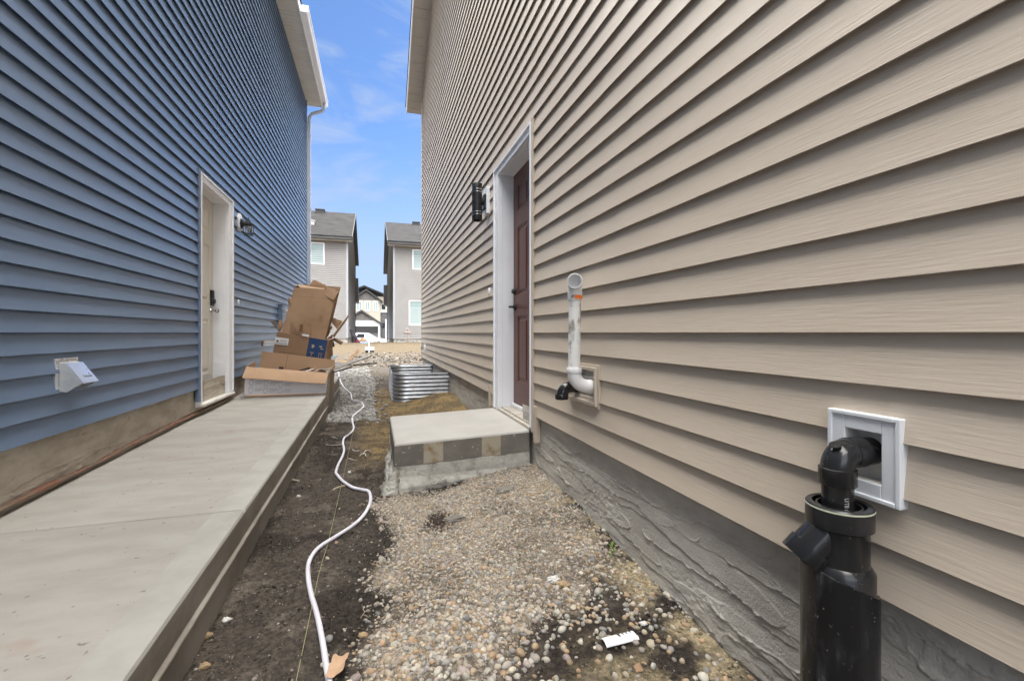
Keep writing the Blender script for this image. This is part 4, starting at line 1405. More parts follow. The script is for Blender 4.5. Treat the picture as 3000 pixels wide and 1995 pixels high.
vp = thing('vent_pipe', (0.946, 2.075, -0.3), 'white plastic vent pipe with an orange label, bent up along the beige wall', 'pipe')
VX, VY, VZ = 0.946, 2.078, -0.268
MB().tube([(XR - 0.006, VY, VZ), (1.02, VY, VZ)], 0.0302, 28).build('wall_stub', PVC, vp, smooth=50)
MB().tube([(1.040, VY, VZ), (1.018, VY, VZ)] + arc((1.018, VY, VZ + 0.072), -math.pi / 2, -math.pi, (1, 0, 0), (0, 0, 1), 0.072, 16)[1:] + [(VX, VY, VZ + 0.074)], 0.0335, 28)\
    .lathe((VX, VY, VZ + 0.068), (0, 0, 1), [(0, 0.030), (0, 0.036), (0.002, 0.0375), (0.024, 0.0375), (0.026, 0.0365), (0.026, 0.030)], 28).build('lower_elbow', PVC, vp, smooth=50)
MB().tube([(VX, VY, VZ + 0.08), (VX + 0.004, VY, 0.20)], 0.0302, 28).build('upright', PVC_DIRTY, vp, smooth=50)
ue = MB()
UX = VX + 0.004
ue.lathe((UX, VY, 0.162), (0, 0, 1), [(0, 0.030), (0, 0.0355), (0.0015, 0.036), (0.06, 0.036), (0.062, 0.0355)], 28)
DV = Vector((-0.42, -0.907, -0.02)).normalized()
UC = Vector((UX, VY, 0.216)) + DV * 0.036
ue.tube([(UX, VY, 0.215)] + arc(UC, 0, math.pi / 2, -DV, (0, 0, 1), 0.036, 12)[1:] + [UC + Vector((0, 0, 0.036)) + DV * 0.01], 0.0352, 28, caps=False)
ue.lathe(UC + Vector((0, 0, 0.036)), DV, [(0.0, 0.035), (0.004, 0.0372), (0.030, 0.0372), (0.032, 0.036), (0.032, 0.0325), (0.012, 0.0312), (-0.012, 0.030), (-0.03, 0.02), (-0.034, 0)], 32)
uel = ue.build('upper_elbow', PVC, vp, smooth=50)
lb = MB()
vs, fs = [], []
for i in range(15):
    a = math.radians(-118 + i * 6.4)
    for h in (0.166, 0.186):
        vs.append((UX + 0.0366 * math.cos(a), VY + 0.0366 * math.sin(a), h - 0.0 + (0.003 if i == 0 else 0)))
fs = [(2 * i, 2 * i + 2, 2 * i + 3, 2 * i + 1) for i in range(14)]
lb.add(vs, fs).build('orange_label', ORANGE, uel, smooth=60)
gi = MB()
for (da, hh, wd, ht) in ((-141, 0.178, 5, 0.006), (-141, 0.170, 5, 0.005), (-132, 0.178, 5, 0.006), (-132, 0.170, 5, 0.005), (-124, 0.172, 6, 0.005), (-124, 0.180, 6, 0.006)):
    a0, a1 = math.radians(da - wd * 0.7), math.radians(da + wd * 0.7)
    r_ = 0.0364
    gi.add([(UX + r_ * math.cos(a0), VY + r_ * math.sin(a0), hh), (UX + r_ * math.cos(a1), VY + r_ * math.sin(a1), hh), (UX + r_ * math.cos(a1), VY + r_ * math.sin(a1), hh + ht), (UX + r_ * math.cos(a0), VY + r_ * math.sin(a0), hh + ht)], [(0, 1, 2, 3)])
gi.build('printed_marks', GREENINK, uel)
bk = MB()
KX, KY, KZ = 0.957, 2.262, -0.292
bk.tube([(XR - 0.002, KY, KZ), (KX + 0.05, KY, KZ)] + arc((KX + 0.05, KY, KZ - 0.05), math.pi / 2, math.pi, (1, 0, 0), (0, 0, 1), 0.05, 12)[1:], 0.0305, 28)
bk.lathe((KX, KY, KZ - 0.036), (0, 0, -1), [(0, 0.03), (0, 0.0335), (0.002, 0.0355), (0.026, 0.0355), (0.028, 0.034), (0.028, 0.030), (0.006, 0.0295), (0.005, 0)], 28)
bk.tube([(KX - 0.022, KY - 0.018, KZ - 0.04), (KX - 0.012, KY - 0.026, KZ - 0.012), (KX + 0.012, KY - 0.030, KZ + 0.006)], 0.0025, 6)
tag(bk.build('intake_elbow', ABS, smooth=45), 'small black plastic elbow turned down beside the white vent pipe', 'pipe')

# cylinder lamp
wl = thing('wall_lamp', (0.934, 4.29, 1.08), 'black up and down cylinder wall lamp with silver rings beside the dark red door', 'wall lamp')
lx, ly = 0.936, 4.29
MB().box(XR - 0.045, XR + 0.002, ly - 0.065, ly + 0.065, 1.14, 1.40).build('mounting_plate', WHITE, wl, bevel=0.006)
MB().box(XR - 0.062, XR - 0.0455, ly - 0.045, ly + 0.045, 1.19, 1.33).build('back_plate', BLACKM, wl, bevel=0.003)
MB().tube([(XR - 0.0625, ly, 1.265), (lx + 0.03, ly, 1.265)], 0.033, 20).build('arm', BLACKM, wl, smooth=40)
MB().lathe((lx, ly, 1.077), (0, 0, 1), [(0.02, 0), (0.02, 0.040), (0.0, 0.043), (0.0, 0.0475), (0.003, 0.049), (0.053, 0.049), (0.054, 0.0475), (0.06, 0.0475), (0.061, 0.049), (0.078, 0.049), (0.079, 0.0475), (0.085, 0.0475), (0.086, 0.049),
                                        (0.268, 0.049), (0.269, 0.0475), (0.275, 0.0475), (0.276, 0.049), (0.293, 0.049), (0.294, 0.0475), (0.30, 0.0475), (0.301, 0.049), (0.351, 0.049), (0.354, 0.0475), (0.354, 0.043), (0.335, 0.04), (0.335, 0)], 40)\
    .build('cylinder', BLACKM, wl, smooth=35)
for dz in (0.057, 0.082, 0.272, 0.297):
    MB().lathe((lx, ly, 1.077 + dz), (0, 0, 1), [(-0.0028, 0.0476), (-0.0028, 0.0484), (0.0028, 0.0484), (0.0028, 0.0476)], 40).build('ring', STEEL, wl, smooth=35)

# lantern
ln = thing('wall_lantern', (-1.443, 6.05, 1.14), 'black carriage lantern with clear glass on a white plate beside the cream door', 'wall lamp')
lx, ly, lb_ = -1.440, 6.05, 1.155
MB().lathe((XL + 0.005, ly, 1.295), (1, 0, 0), [(0, 0), (0, 0.085), (0.02, 0.082), (0.03, 0.07), (0.03, 0)], 28).build('mounting_plate', WHITE, ln, smooth=40)
pl = ln.children[-1]
for v in pl.data.vertices:
    v.co.z = (v.co.z - (1.295 + CZ - ORIG[ln].z)) * 1.3 + (1.295 + CZ - ORIG[ln].z)
MB().lathe((XL + 0.0355, ly, 1.285), (1, 0, 0), [(0, 0), (0, 0.058), (0.008, 0.058), (0.012, 0.05), (0.02, 0.05), (0.024, 0.03), (0.03, 0.014), (0.03, 0)], 24)\
    .tube([(XL + 0.06, ly, 1.285), (XL + 0.085, ly, 1.275), (lx - 0.02, ly, 1.29)], [0.016, 0.010, 0.011], 12).build('bracket', BLACKM, ln, smooth=40)
fr = MB()
w0, w1, hb, ht = 0.038, 0.046, lb_, lb_ + 0.115
for sx in (-1, 1):
    for sy in (-1, 1):
        fr.tube([(lx + sx * w0, ly + sy * w0, hb), (lx + sx * w1, ly + sy * w1, ht)], 0.0042, 6)
for (hh, w) in ((hb, w0), (hb + 0.022, w0 + 0.002), (ht, w1)):
    for s_ in (-1, 1):
        fr.box(lx - w - 0.004, lx + w + 0.004, ly + s_ * w - 0.004, ly + s_ * w + 0.004, hh - 0.004, hh + 0.004)
        fr.box(lx + s_ * w - 0.0042, lx + s_ * w + 0.0042, ly - w, ly + w, hh - 0.0038, hh + 0.0038)
fr.build('cage', BLACKM, ln)
rf = MB()
for (h0, a, h1, b) in ((ht + 0.004, 0.055, ht + 0.012, 0.055), (ht + 0.012, 0.050, ht + 0.055, 0.018), (ht + 0.055, 0.018, ht + 0.064, 0.014)):
    rf.hexa([(lx - a, ly - a, h0), (lx + a, ly - a, h0), (lx + a, ly + a, h0), (lx - a, ly + a, h0), (lx - b, ly - b, h1), (lx + b, ly - b, h1), (lx + b, ly + b, h1), (lx - b, ly + b, h1)])
rf.tube([(lx, ly, ht + 0.06), (lx, ly, ht + 0.078)], 0.004, 8)
rf.tube([(lx, ly + 0.009 * math.cos(a), ht + 0.087 + 0.009 * math.sin(a)) for a in np.linspace(0, 2 * math.pi, 14)], 0.002, 6)
rf.build('lantern_roof', BLACKM, ln)
gl = MB()
for s_ in (-1, 1):
    gl.hexa([(lx - w0 + .004, ly + s_ * (w0 - .001), hb + .026), (lx + w0 - .004, ly + s_ * (w0 - .001), hb + .026), (lx + w0 - .004, ly + s_ * (w0 + .001), hb + .026), (lx - w0 + .004, ly + s_ * (w0 + .001), hb + .026),
             (lx - w1 + .004, ly + s_ * (w1 - .001), ht - .005), (lx + w1 - .004, ly + s_ * (w1 - .001), ht - .005), (lx + w1 - .004, ly + s_ * (w1 + .001), ht - .005), (lx - w1 + .004, ly + s_ * (w1 + .001), ht - .005)])
    gl.hexa([(lx + s_ * (w0 - .001), ly - w0 + .004, hb + .026), (lx + s_ * (w0 - .001), ly + w0 - .004, hb + .026), (lx + s_ * (w0 + .001), ly + w0 - .004, hb + .026), (lx + s_ * (w0 + .001), ly - w0 + .004, hb + .026),
             (lx + s_ * (w1 - .001), ly - w1 + .004, ht - .005), (lx + s_ * (w1 - .001), ly + w1 - .004, ht - .005), (lx + s_ * (w1 + .001), ly + w1 - .004, ht - .005), (lx + s_ * (w1 + .001), ly - w1 + .004, ht - .005)])
gl.build('glass', GLASS, ln)
MB().tube([(lx, ly, ht), (lx, ly, ht - 0.03)], 0.011, 12).lathe((lx, ly, ht - 0.03), (0, 0, -1), [(0, 0.009), (0.012, 0.018), (0.03, 0.02), (0.045, 0.012), (0.05, 0)], 14).build('bulb', PVC, ln, smooth=50)

for (x, y, h, lab) in ((XL, 6.01, 0.35, 'small white oval doorbell on the blue siding beside the cream door'), (XR, 4.24, 0.393, 'small white oval doorbell on the beige siding beside the dark red door')):
    s_ = 1 if x < 0 else -1
    mb = MB()
    vs, fs = [], []
    ring = [(0.004, 1.0), (0.014, 1.0), (0.02, 0.86), (0.022, 0.5)]
    for (d, k) in ring:
        for i in range(24):
            a = 2 * math.pi * i / 24
            vs.append((x + s_ * (d + 0.004), y + 0.019 * k * math.cos(a), h + 0.037 * k * math.sin(a)))
    fs = [(j * 24 + i, j * 24 + (i + 1) % 24, (j + 1) * 24 + (i + 1) % 24, (j + 1) * 24 + i) for j in range(3) for i in range(24)] + [tuple(range(72, 96))]
    mb.add(vs, fs)
    tag(mb.build('doorbell', WHITE, smooth=50), lab, 'doorbell')

# dryer vent on the blue wall
dv = thing('dryer_vent', (XL, 2.92, -0.3), 'galvanised hooded dryer vent on the blue siding', 'vent')
py0, py1 = 2.832, 3.012
pf = MB().frame((0, 0, 0), (0, 1, 0), (0, 0, 1), (1, 0, 0), py0, py1, -0.292, -0.130, 0.022, XL + 0.006, XL + 0.02)
for (yy_, hh) in ((py0 + 0.01, -0.139), (py1 - 0.012, -0.139), (py0 + 0.01, -0.283), (py1 - 0.012, -0.283)):
    pf.lathe((XL + 0.02, yy_, hh), (1, 0, 0), [(0, 0), (0, 0.005), (0.003, 0.004), (0.003, 0)], 8)
pf.build('flange', GALVW, dv, bevel=0.002)
hy0, hy1 = 2.858, 2.988
T0, T1, T2, T3, T4 = (XL + 0.004, -0.150), (XL + 0.050, -0.157), (XL + 0.118, -0.257), (XL + 0.050, -0.302), (XL + 0.004, -0.292)
hd = MB()
for yy_ in (hy0, hy1):
    hd.prism([(T0[0], yy_, T0[1]), (T1[0], yy_, T1[1]), (T2[0], yy_, T2[1]), (T3[0], yy_, T3[1]), (T4[0], yy_, T4[1])], (0, 0.0015, 0))
hd.hexa([(T0[0], hy0, T0[1]), (T1[0], hy0, T1[1]), (T1[0], hy1 + .0015, T1[1]), (T0[0], hy1 + .0015, T0[1]), (T0[0], hy0, T0[1] + .0015), (T1[0], hy0, T1[1] + .0015), (T1[0], hy1 + .0015, T1[1] + .0015), (T0[0], hy1 + .0015, T0[1] + .0015)])
hd.build('hood', HOODM, dv)
fc = MB()
fc.hexa([(T1[0], hy0 - .001, T1[1]), (T2[0] + .002, hy0 - .001, T2[1] - .002), (T2[0] + .002, hy1 + .003, T2[1] - .002), (T1[0], hy1 + .003, T1[1]),
         (T1[0] + .001, hy0 - .001, T1[1] + .002), (T2[0] + .003, hy0 - .001, T2[1]), (T2[0] + .003, hy1 + .003, T2[1]), (T1[0] + .001, hy1 + .003, T1[1] + .002)])
flap = fc.build('slanted_face', GALVW, dv)
mb = MB()
dn = Vector((T2[0] - T1[0], 0, T2[1] - T1[1])).normalized()
oc = Vector((T1[0] + 0.003, (hy0 + hy1) / 2 + 0.012, T1[1] + 0.002)) + dn * 0.085
add_text(mb, 'Exhaust', 0.022, oc, (0, 1, 0), -dn)
mb.build('handwriting', GREYINK, flap)
MB().box(XL + 0.006, XL + 0.012, hy0 + 0.003, hy1 - 0.003, -0.285, -0.155).build('damper', M('vent_dark', (0.02, 0.018, 0.016), 0.8), dv)


# ------------------------------------------------------------------ cardboard pile at the end of the walk
def zc_(x, y):        # enlarged view of the pile
    return (780 + x / 6.03, 800 + y / 6.03)


def Q(pts, Ys, conv=None):
    Ys = Ys if hasattr(Ys, '__len__') else [Ys] * len(pts)
    return [at_y(*(conv(*p) if conv else p), y) for p, y in zip(pts, Ys)]


def bil(q, u, w):
    q = [Vector(p) for p in q]
    return (q[0] * (1 - u) + q[1] * u) * (1 - w) + (q[3] * (1 - u) + q[2] * u) * w


def patch(mb, q, u0, u1, w0, w1, lift, mi=0, th=0.0008):
    """thin printed patch lying on quad q (bottom-left, bottom-right, top-right, top-left)"""
    nrm = (Vector(q[1]) - Vector(q[0])).cross(Vector(q[3]) - Vector(q[0])).normalized()
    a = [bil(q, u, w) + nrm * lift for u, w in ((u0, w0), (u1, w0), (u1, w1), (u0, w1))]
    mb.hexa(a + [p + nrm * th for p in a], mi)


def ring_patch(mb, q, cu, cw, ru, rw, lift, wd=0.12, seg=20):
    nrm = (Vector(q[1]) - Vector(q[0])).cross(Vector(q[3]) - Vector(q[0])).normalized()
    vs, fs = [], []
    for k in range(seg):
        a = 2 * math.pi * k / seg
        for f_ in (1, 1 - wd):
            vs.append(bil(q, cu + ru * f_ * math.cos(a), cw + rw * f_ * math.sin(a)) + nrm * lift)
    for k in range(seg):
        b = (k + 1) % seg
        fs.append((2 * k, 2 * b, 2 * b + 1, 2 * k + 1))
    mb.add(vs, fs)


# long open box lying across the walk
ba = thing('cardboard_box', (-1.04, 6.1, -0.742), 'long open cardboard box with a white printed front lying across the walk', 'box')
yA, yB = 5.93, 6.34
fq = Q([(715, 1157), (955, 1151.5), (962.5, 1092.5), (721.5, 1074.5)], yA)
bq = [(p[0], yB, p[2]) for p in fq]
back = Q([(752, 1146), (978, 1142), (981, 1054.5), (767, 1028.5)], yB)
MB().panel([fq[0], fq[1], fq[2], fq[3]], 0.005, 8, 0.004, side=1).build('printed_front', CARDW, ba, smooth=40)
fpn = ba.children[-1]
ink = MB()
for (u0, u1, w) in ((0.05, 0.55, 0.58), (0.05, 0.2, 0.66)):
    q_ = [bil(fq, u0, w), bil(fq, u1, w), bil(fq, u1, w + 0.012), bil(fq, u0, w + 0.012)]
    ink.hexa([Vector(p) + Vector((0, -0.0062, 0)) for p in q_] + [Vector(p) + Vector((0, -0.007, 0)) for p in q_])
for (cu, cw) in ((0.075, 0.45), (0.25, 0.43), (0.425, 0.40), (0.075, 0.17), (0.25, 0.15), (0.425, 0.14)):
    ring_patch(ink, fq, cu, cw, 0.026, 0.11, 0.0065)
    for r_ in range(3):
        patch(ink, fq, cu + 0.045, cu + 0.045 + (0.10, 0.09, 0.07)[r_], cw + 0.05 - 0.05 * r_, cw + 0.062 - 0.05 * r_, 0.0062)
ink.build('printed_lines', GREYINK, fpn)
body = MB()
body.panel(back, 0.005, 8, 0.006)
body.panel([fq[0], (back[0][0] - 0.02, yB, back[0][2]), (back[3][0] - 0.07, yB, back[3][2] - 0.12), fq[3]], 0.005, 5, 0.0)
body.panel([fq[1], (back[1][0], yB, back[1][2]), (back[2][0], yB, back[2][2] - 0.05), fq[2]], 0.005, 5, 0.0)
body.panel([(fq[0][0], yA, -0.735), (fq[1][0], yA, -0.735), (fq[1][0] + 0.05, yB, -0.735), (fq[0][0] + 0.05, yB, -0.735)], 0.005, 3)
body.build('box_body', CARD2, ba, smooth=40)
flq = [Vector(p) for p in (fq[3], fq[2])] + [Vector(p) for p in Q([(953, 1124), (709.5, 1107)], 5.80)]
MB().panel([flq[3], flq[2], flq[1], flq[0]], 0.005, 10, 0.006, 0.0012).build('front_flap', CARD2, ba, smooth=40)
crs = MB()
crs.panel([Vector(back[0]) * 0.66 + Vector(back[1]) * 0.34 + Vector((0, -0.006, 0.2)), Vector(back[0]) * 0.655 + Vector(back[1]) * 0.345 + Vector((0, -0.006, 0.2)),
           Vector(back[3]) * 0.645 + Vector(back[2]) * 0.355 + Vector((0, -0.007, 0)), Vector(back[3]) * 0.65 + Vector(back[2]) * 0.35 + Vector((0, -0.007, 0))], 0.001, 2)
crs.build('crease', CARDD, ba)
MB().panel(Q([(817, 1081), (830.5, 1082), (830.5, 1075.5), (817, 1074.5)], 6.28), 0.003, 1).build('tape', TAPE, ba)

# box with the dark blue print
bb = thing('cardboard_box', (-1.15, 6.9, -0.735), 'brown cardboard box with a navy blue printed panel standing tilted behind the long open box', 'box')
yb_ = 6.72
q2 = Q([(782, 1116), (944, 1134), (965.5, 996.5), (811.6, 973)], yb_)
dv_ = Vector((0.03, 0.36, 0.015))
m_ = MB()
g_ = MB()
for (a, b, c, d) in ((0, 1, 2, 3),):
    g_.panel([q2[a], q2[b], q2[c], q2[d]], 0.005, 8, 0.008, 0.001)
q2b = [Vector(p) + dv_ for p in q2]
g_.panel([q2[1], q2b[1], q2b[2], q2[2]], 0.005, 6, 0.012, 0.002)
g_.panel([q2b[0], q2[0], q2[3], q2b[3]], 0.005, 6, 0.006)
g_.panel([q2[3], q2[2], q2b[2], q2b[3]], 0.005, 6, 0.008)
g_.panel([q2b[1], q2b[0], q2b[3], q2b[2]], 0.005, 4)
bbody = g_.build('box_body', CARD, bb, smooth=40)
nq = Q([(896.5, 1043.5), (949.5, 1050.5), (959.5, 996.5), (906.5, 989)], yb_ - 0.012)
MB().panel(nq, 0.001, 6, 0.003).build('navy_panel', NAVY, bb, smooth=40)
npn = bb.children[-1]
ic = MB()
for (cu, cw) in ((0.27, 0.55), (0.74, 0.55), (0.27, 0.14), (0.74, 0.14)):
    for (u0, u1, w0, w1) in ((cu - .18, cu + .18, cw + .15, cw + .158), (cu - .18, cu + .18, cw - .158, cw - .15), (cu - .18, cu - .17, cw - .15, cw + .15), (cu + .17, cu + .18, cw - .15, cw + .15)):
        patch(ic, nq, u0, u1, w0, w1, 0.004)
ic.build('icon_frames', NAVYLINE, npn)
IP = M('icon_print', (0.42, 0.33, 0.25), 0.6)
for (cu, cw, su, sw, ang) in ((0.27, 0.57, 0.075, 0.11, 0.1), (0.70, 0.60, 0.085, 0.05, 0), (0.78, 0.49, 0.085, 0.035, 0)):
    nrm = Vector((0, -1, 0))
    k_ = 12
    vs = [bil(nq, cu + su * math.cos(t) * (1 + 0.25 * math.sin(3 * t + ang * 9)), cw + sw * math.sin(t) * (1 + 0.2 * math.cos(2 * t))) + nrm * 0.0055 for t in np.linspace(0, 2 * math.pi, k_, endpoint=False)]
    MB().add(vs, [tuple(range(k_))]).build('icon', IP, npn)
uv_u = (Vector(nq[1]) - Vector(nq[0])).normalized()
uv_w = (Vector(nq[3]) - Vector(nq[0])).normalized()
for (tx, cu) in (('7', 0.27), ('11', 0.74)):
    ic = MB()
    add_text(ic, tx, 0.06, bil(nq, cu, 0.10) + Vector((0, -0.0055, 0)), uv_u, uv_w)
    for k_ in range(2):
        patch(ic, nq, cu - 0.12, cu + 0.12, 0.215 + 0.03 * k_, 0.228 + 0.03 * k_, 0.004)
    ic.build('printed_number', IP, npn)
lq = Q([(805, 1007.5), (843.5, 1012.5), (846.5, 992.5), (808, 987)], yb_ - 0.012)
MB().panel(lq, 0.001, 3).build('shipping_label', PAPER, bb)
lpn = bb.children[-1]
ic = MB()
patch(ic, lq, 0.08, 0.26, 0.34, 0.58, 0.0015)
for k_ in range(12):
    u_ = 0.06 + k_ * 0.073
    patch(ic, lq, u_, u_ + 0.045, 0.12, 0.25, 0.0015)
for k_ in range(3):
    patch(ic, lq, 0.34, 0.9, 0.42 + 0.13 * k_, 0.45 + 0.13 * k_, 0.0015)
ic.build('label_print', BLACKINK, lpn)
ic = MB()
for (u0, u1, w0, w1) in ((0.12, 0.56, 0.40, 0.405), (0.12, 0.56, 0.62, 0.625), (0.12, 0.124, 0.405, 0.62), (0.556, 0.56, 0.405, 0.62)):
    patch(ic, q2, u0, u1, w0, w1, 0.0075)
ring_patch(ic, q2, 0.24, 0.51, 0.05, 0.06, 0.008)
ic.build('faint_print', CARDD, bbody)
MB().panel(Q([(190, 1000), (250, 1035), (310, 890), (235, 805)], [6.72, 6.75, 6.8, 6.85], zc_), 0.005, 5, 0.02, 0.003).build('side_flap', CARDD, bb, smooth=40)
MB().panel(Q([(185, 965), (205, 1000), (150, 850), (55, 855)], [6.75, 6.72, 6.75, 6.8], zc_), 0.005, 4, 0.01, 0.003).build('torn_flap', CARD2, bb, smooth=40)
MB().panel(Q([(1188, 1195), (1320, 1268), (1356, 1212), (1190, 1140)], [6.95, 6.7, 6.7, 6.95], zc_), 0.005, 4, 0.012).build('corner_flap', CARDD, bb, smooth=40)
MB().panel(Q([(1050, 1500), (1165, 1470), (1180, 1080), (1085, 1150)], [6.95, 7.15, 7.15, 6.95], zc_), 0.005, 6, 0.02, 0.004).build('torn_side', CARDD, bb, smooth=40)
MB().panel(Q([(1180, 1305), (1210, 1300), (1195, 1215), (1175, 1215)], 6.94, zc_), 0.004, 2).build('black_tape', TAPE, bb)

# tall box on top, leaning back
bt = thing('cardboard_box', (-1.0, 7.05, 0.0), 'tall brown cardboard box with open top flaps leaning on top of the pile', 'box')
q3 = Q([(826, 973), (951, 995), (987, 850), (861.5, 841.5)], [6.76, 6.76, 6.98, 6.98])
d3 = Vector((0.035, 0.2, 0.06))
q3b = [Vector(p) + d3 for p in q3]
g_ = MB()
g_.panel(q3, 0.005, 14, 0.014, 0.0016)
g_.panel([q3[1], q3b[1], q3b[2], q3[2]], 0.005, 8, 0.012, 0.002)
g_.panel([q3b[0], q3[0], q3[3], q3b[3]], 0.005, 6, 0.01)
g_.panel([q3b[1], q3b[0], q3b[3], q3b[2]], 0.005, 6, 0.0)
g_.panel([q3[0], q3[1], q3b[1], q3b[0]], 0.005, 3)
tb = g_.build('box_body', CARD, bt, smooth=40)
cr = MB()
for (u0, u1, w0, w1) in ((0.47, 0.474, 0.25, 0.95), (0.03, 0.97, 0.80, 0.803), (0.80, 0.803, 0.05, 0.6)):
    patch(cr, q3, u0, u1, w0, w1, 0.012)
cr.build('crease', CARDD, tb)
MB().panel(Q([(1035, 268), (1005, 355), (640, 265), (750, 232)][::-1], [7.05, 6.98, 6.98, 7.05][::-1], zc_), 0.005, 4, 0.0).build('inner_flap', CARD2, bt, smooth=40)
MB().panel(Q([(750, 238), (1040, 272), (1058, 212), (832, 116)], [7.12, 7.12, 7.2, 7.2], zc_), 0.005, 6, 0.014, 0.002).build('top_flap', CARDD, bt, smooth=40)
MB().panel(Q([(1005, 380), (1190, 480), (1285, 318), (1068, 232)], [6.96, 6.90, 6.98, 7.02], zc_), 0.005, 5, 0.01, 0.001).build('top_flap', CARD, bt, smooth=40)
MB().panel(Q([(1190, 480), (1215, 470), (1294, 325), (1250, 296)], [6.90, 6.98, 7.08, 6.99], zc_), 0.005, 3).build('flap_edge', CARDD, bt, smooth=40)
MB().panel(Q([(600, 262), (690, 262), (748, 232), (545, 198)], [7.02, 6.99, 7.1, 7.15], zc_), 0.005, 4, 0.008, 0.002).build('top_flap', CARD2, bt, smooth=40)
MB().panel(Q([(385, 545), (425, 535), (440, 445), (385, 440)], [6.9, 6.86, 6.88, 6.95], zc_), 0.005, 3, 0.01).build('side_tab', CARD2, bt, smooth=40)
for (pts4, ys4) in (([(412, 1065), (575, 1092), (590, 905), (425, 872)], (6.76, 6.70, 6.72, 6.80)), ([(635, 1100), (792, 1125), (806, 905), (655, 905)], (6.70, 6.75, 6.80, 6.72))):
    MB().panel(Q(pts4, ys4, zc_), 0.005, 5, 0.014).build('die_cut_flap', CARD, bt, smooth=40)
MB().panel(Q([(585, 1095), (632, 1100), (650, 905), (595, 905)], 6.775, zc_), 0.003, 2).build('gap', CARDD, bt)  # dark strip painting in the shade of the slit between the flaps
MB().panel(Q([(632, 1108), (752, 1128), (757, 1088), (637, 1072)], 6.69, zc_), 0.002, 2).build('shipping_label', PAPER, bt)
MB().panel(Q([(1110, 1000), (1240, 1000), (1350, 850), (1140, 775)], [7.1, 7.1, 7.2, 7.2], zc_), 0.005, 5, 0.015, 0.002).build('side_flap', CARD, bt, smooth=40)
MB().panel(Q([(1075, 1030), (1125, 1068), (1215, 935), (1115, 850)], [6.92, 6.94, 6.98, 6.96], zc_), 0.005, 5, 0.018).build('side_flap', CARDD, bt, smooth=40)
MB().panel(Q([(1130, 1070), (1175, 1045), (1256, 1000), (1125, 835)], [6.93, 6.93, 6.96, 6.95], zc_), 0.003, 3).build('torn_lining', PAPER, bt)

t_ = MB().panel(Q([(1165, 1120), (1200, 1138), (1450, 770), (1462, 716)], [6.96, 6.9, 6.9, 6.95], zc_), 0.006, 6, 0.012, 0.002).build('cardboard_strip', CARDD, smooth=40)
tag(t_, 'narrow bent cardboard strip sticking up to the right out of the box pile', 'cardboard strip')


def bar(p0, p1, w, t, up=(0, 0, 1)):
    p0, p1 = Vector(p0), Vector(p1)
    ax_ = (p1 - p0).normalized()
    sd_ = ax_.cross(Vector(up)).normalized()
    u_ = sd_.cross(ax_)
    c = [(-w / 2, -t / 2), (w / 2, -t / 2), (w / 2, t / 2), (-w / 2, t / 2)]
    return [p0 + sd_ * a + u_ * b for a, b in c] + [p1 + sd_ * a + u_ * b for a, b in c]


def zy(x, y, Y):
    return at_y(*z2b(x, y), Y)


for (nm, a, b, w, t, mat_, lab, cat) in (
        ('metal_strip', zy(1340, 415, 6.15), zy(1990, 200, 7.7), 0.055, 0.012, STRIP, 'long taupe metal trim strip jutting right from the box pile over the gravel', 'trim strip'),
        ('trim_strip', zy(1352, 446, 6.05), zy(1998, 210, 7.55), 0.018, 0.022, STRIPL, 'long pale trim strip lying along the front of the taupe metal strip', 'trim strip'),
        ('metal_sheet', zy(1300, 405, 6.25), zy(1530, 305, 7.0), 0.17, 0.006, STRIP, 'short wide grey brown sheet metal offcut resting on the box rim', 'sheet metal'),
        ('trim_strip', zy(1070, 432, 6.0), zy(1335, 345, 6.9), 0.022, 0.014, PVC, 'short white trim strip resting in the open box', 'trim strip'),
        ('black_rod', zy(985, 416, 6.08), zy(1348, 308, 6.95), 0.03, 0.012, TAPE, 'black flat rod lying inside the open box behind the short white strip', 'rod'),
        ('black_rod', zy(1450, 446, 6.15), zy(1722, 372, 6.75), 0.028, 0.014, TAPE, 'short black rod under the trim strips at the box corner', 'rod'),
        ('black_rod', zy(1745, 342, 6.9), zy(2082, 314, 7.9), 0.02, 0.02, TAPE, 'black rod sticking out farthest right over the grey gravel', 'rod'),
        ('trim_strip', zy(1200, 430, 6.1), zy(1290, 395, 6.5), 0.05, 0.006, CARD2, 'small tan card strip between the white strip and the metal sheet', 'card strip')):
    tag(MB().hexa(bar(a, b, w, t)).build(nm, mat_, bevel=0.002), lab, cat)
pcs = [zy(1660, 285, 7.6), zy(1735, 255, 7.6), zy(1830, 130, 8.2), zy(1782, 118, 8.2)]
tag(MB().panel(pcs, 0.005, 5, 0.03, 0.004).build('cardboard_scrap', CARD2, smooth=40), 'crumpled pale cardboard scrap poking up beyond the trim strips', 'cardboard')
pcs = [zy(1540, 330, 7.2), zy(1660, 300, 7.3), zy(1655, 275, 7.6), zy(1545, 275, 7.6)]
tag(MB().panel(pcs, 0.005, 3, 0.006).build('cardboard_scrap', M('yellow_card', (0.52, 0.37, 0.19), 0.8), smooth=40), 'small yellowish cardboard scrap behind the metal sheet offcut', 'cardboard')
pcs = [zy(1385, 235, 8.0), zy(1470, 245, 8.0), zy(1530, 205, 8.4), zy(1400, 205, 8.4)]
tag(MB().panel(pcs, 0.006, 3, 0.006).build('plastic_sheet', M('teal_plastic', (0.20, 0.26, 0.27), 0.4), smooth=40), 'grey green plastic sheet lying right beside the navy printed box', 'plastic sheet')
brd = Q([(954, 1184), (963, 1184), (972, 1094), (963, 1091)], [5.94, 5.94, 6.1, 6.1])
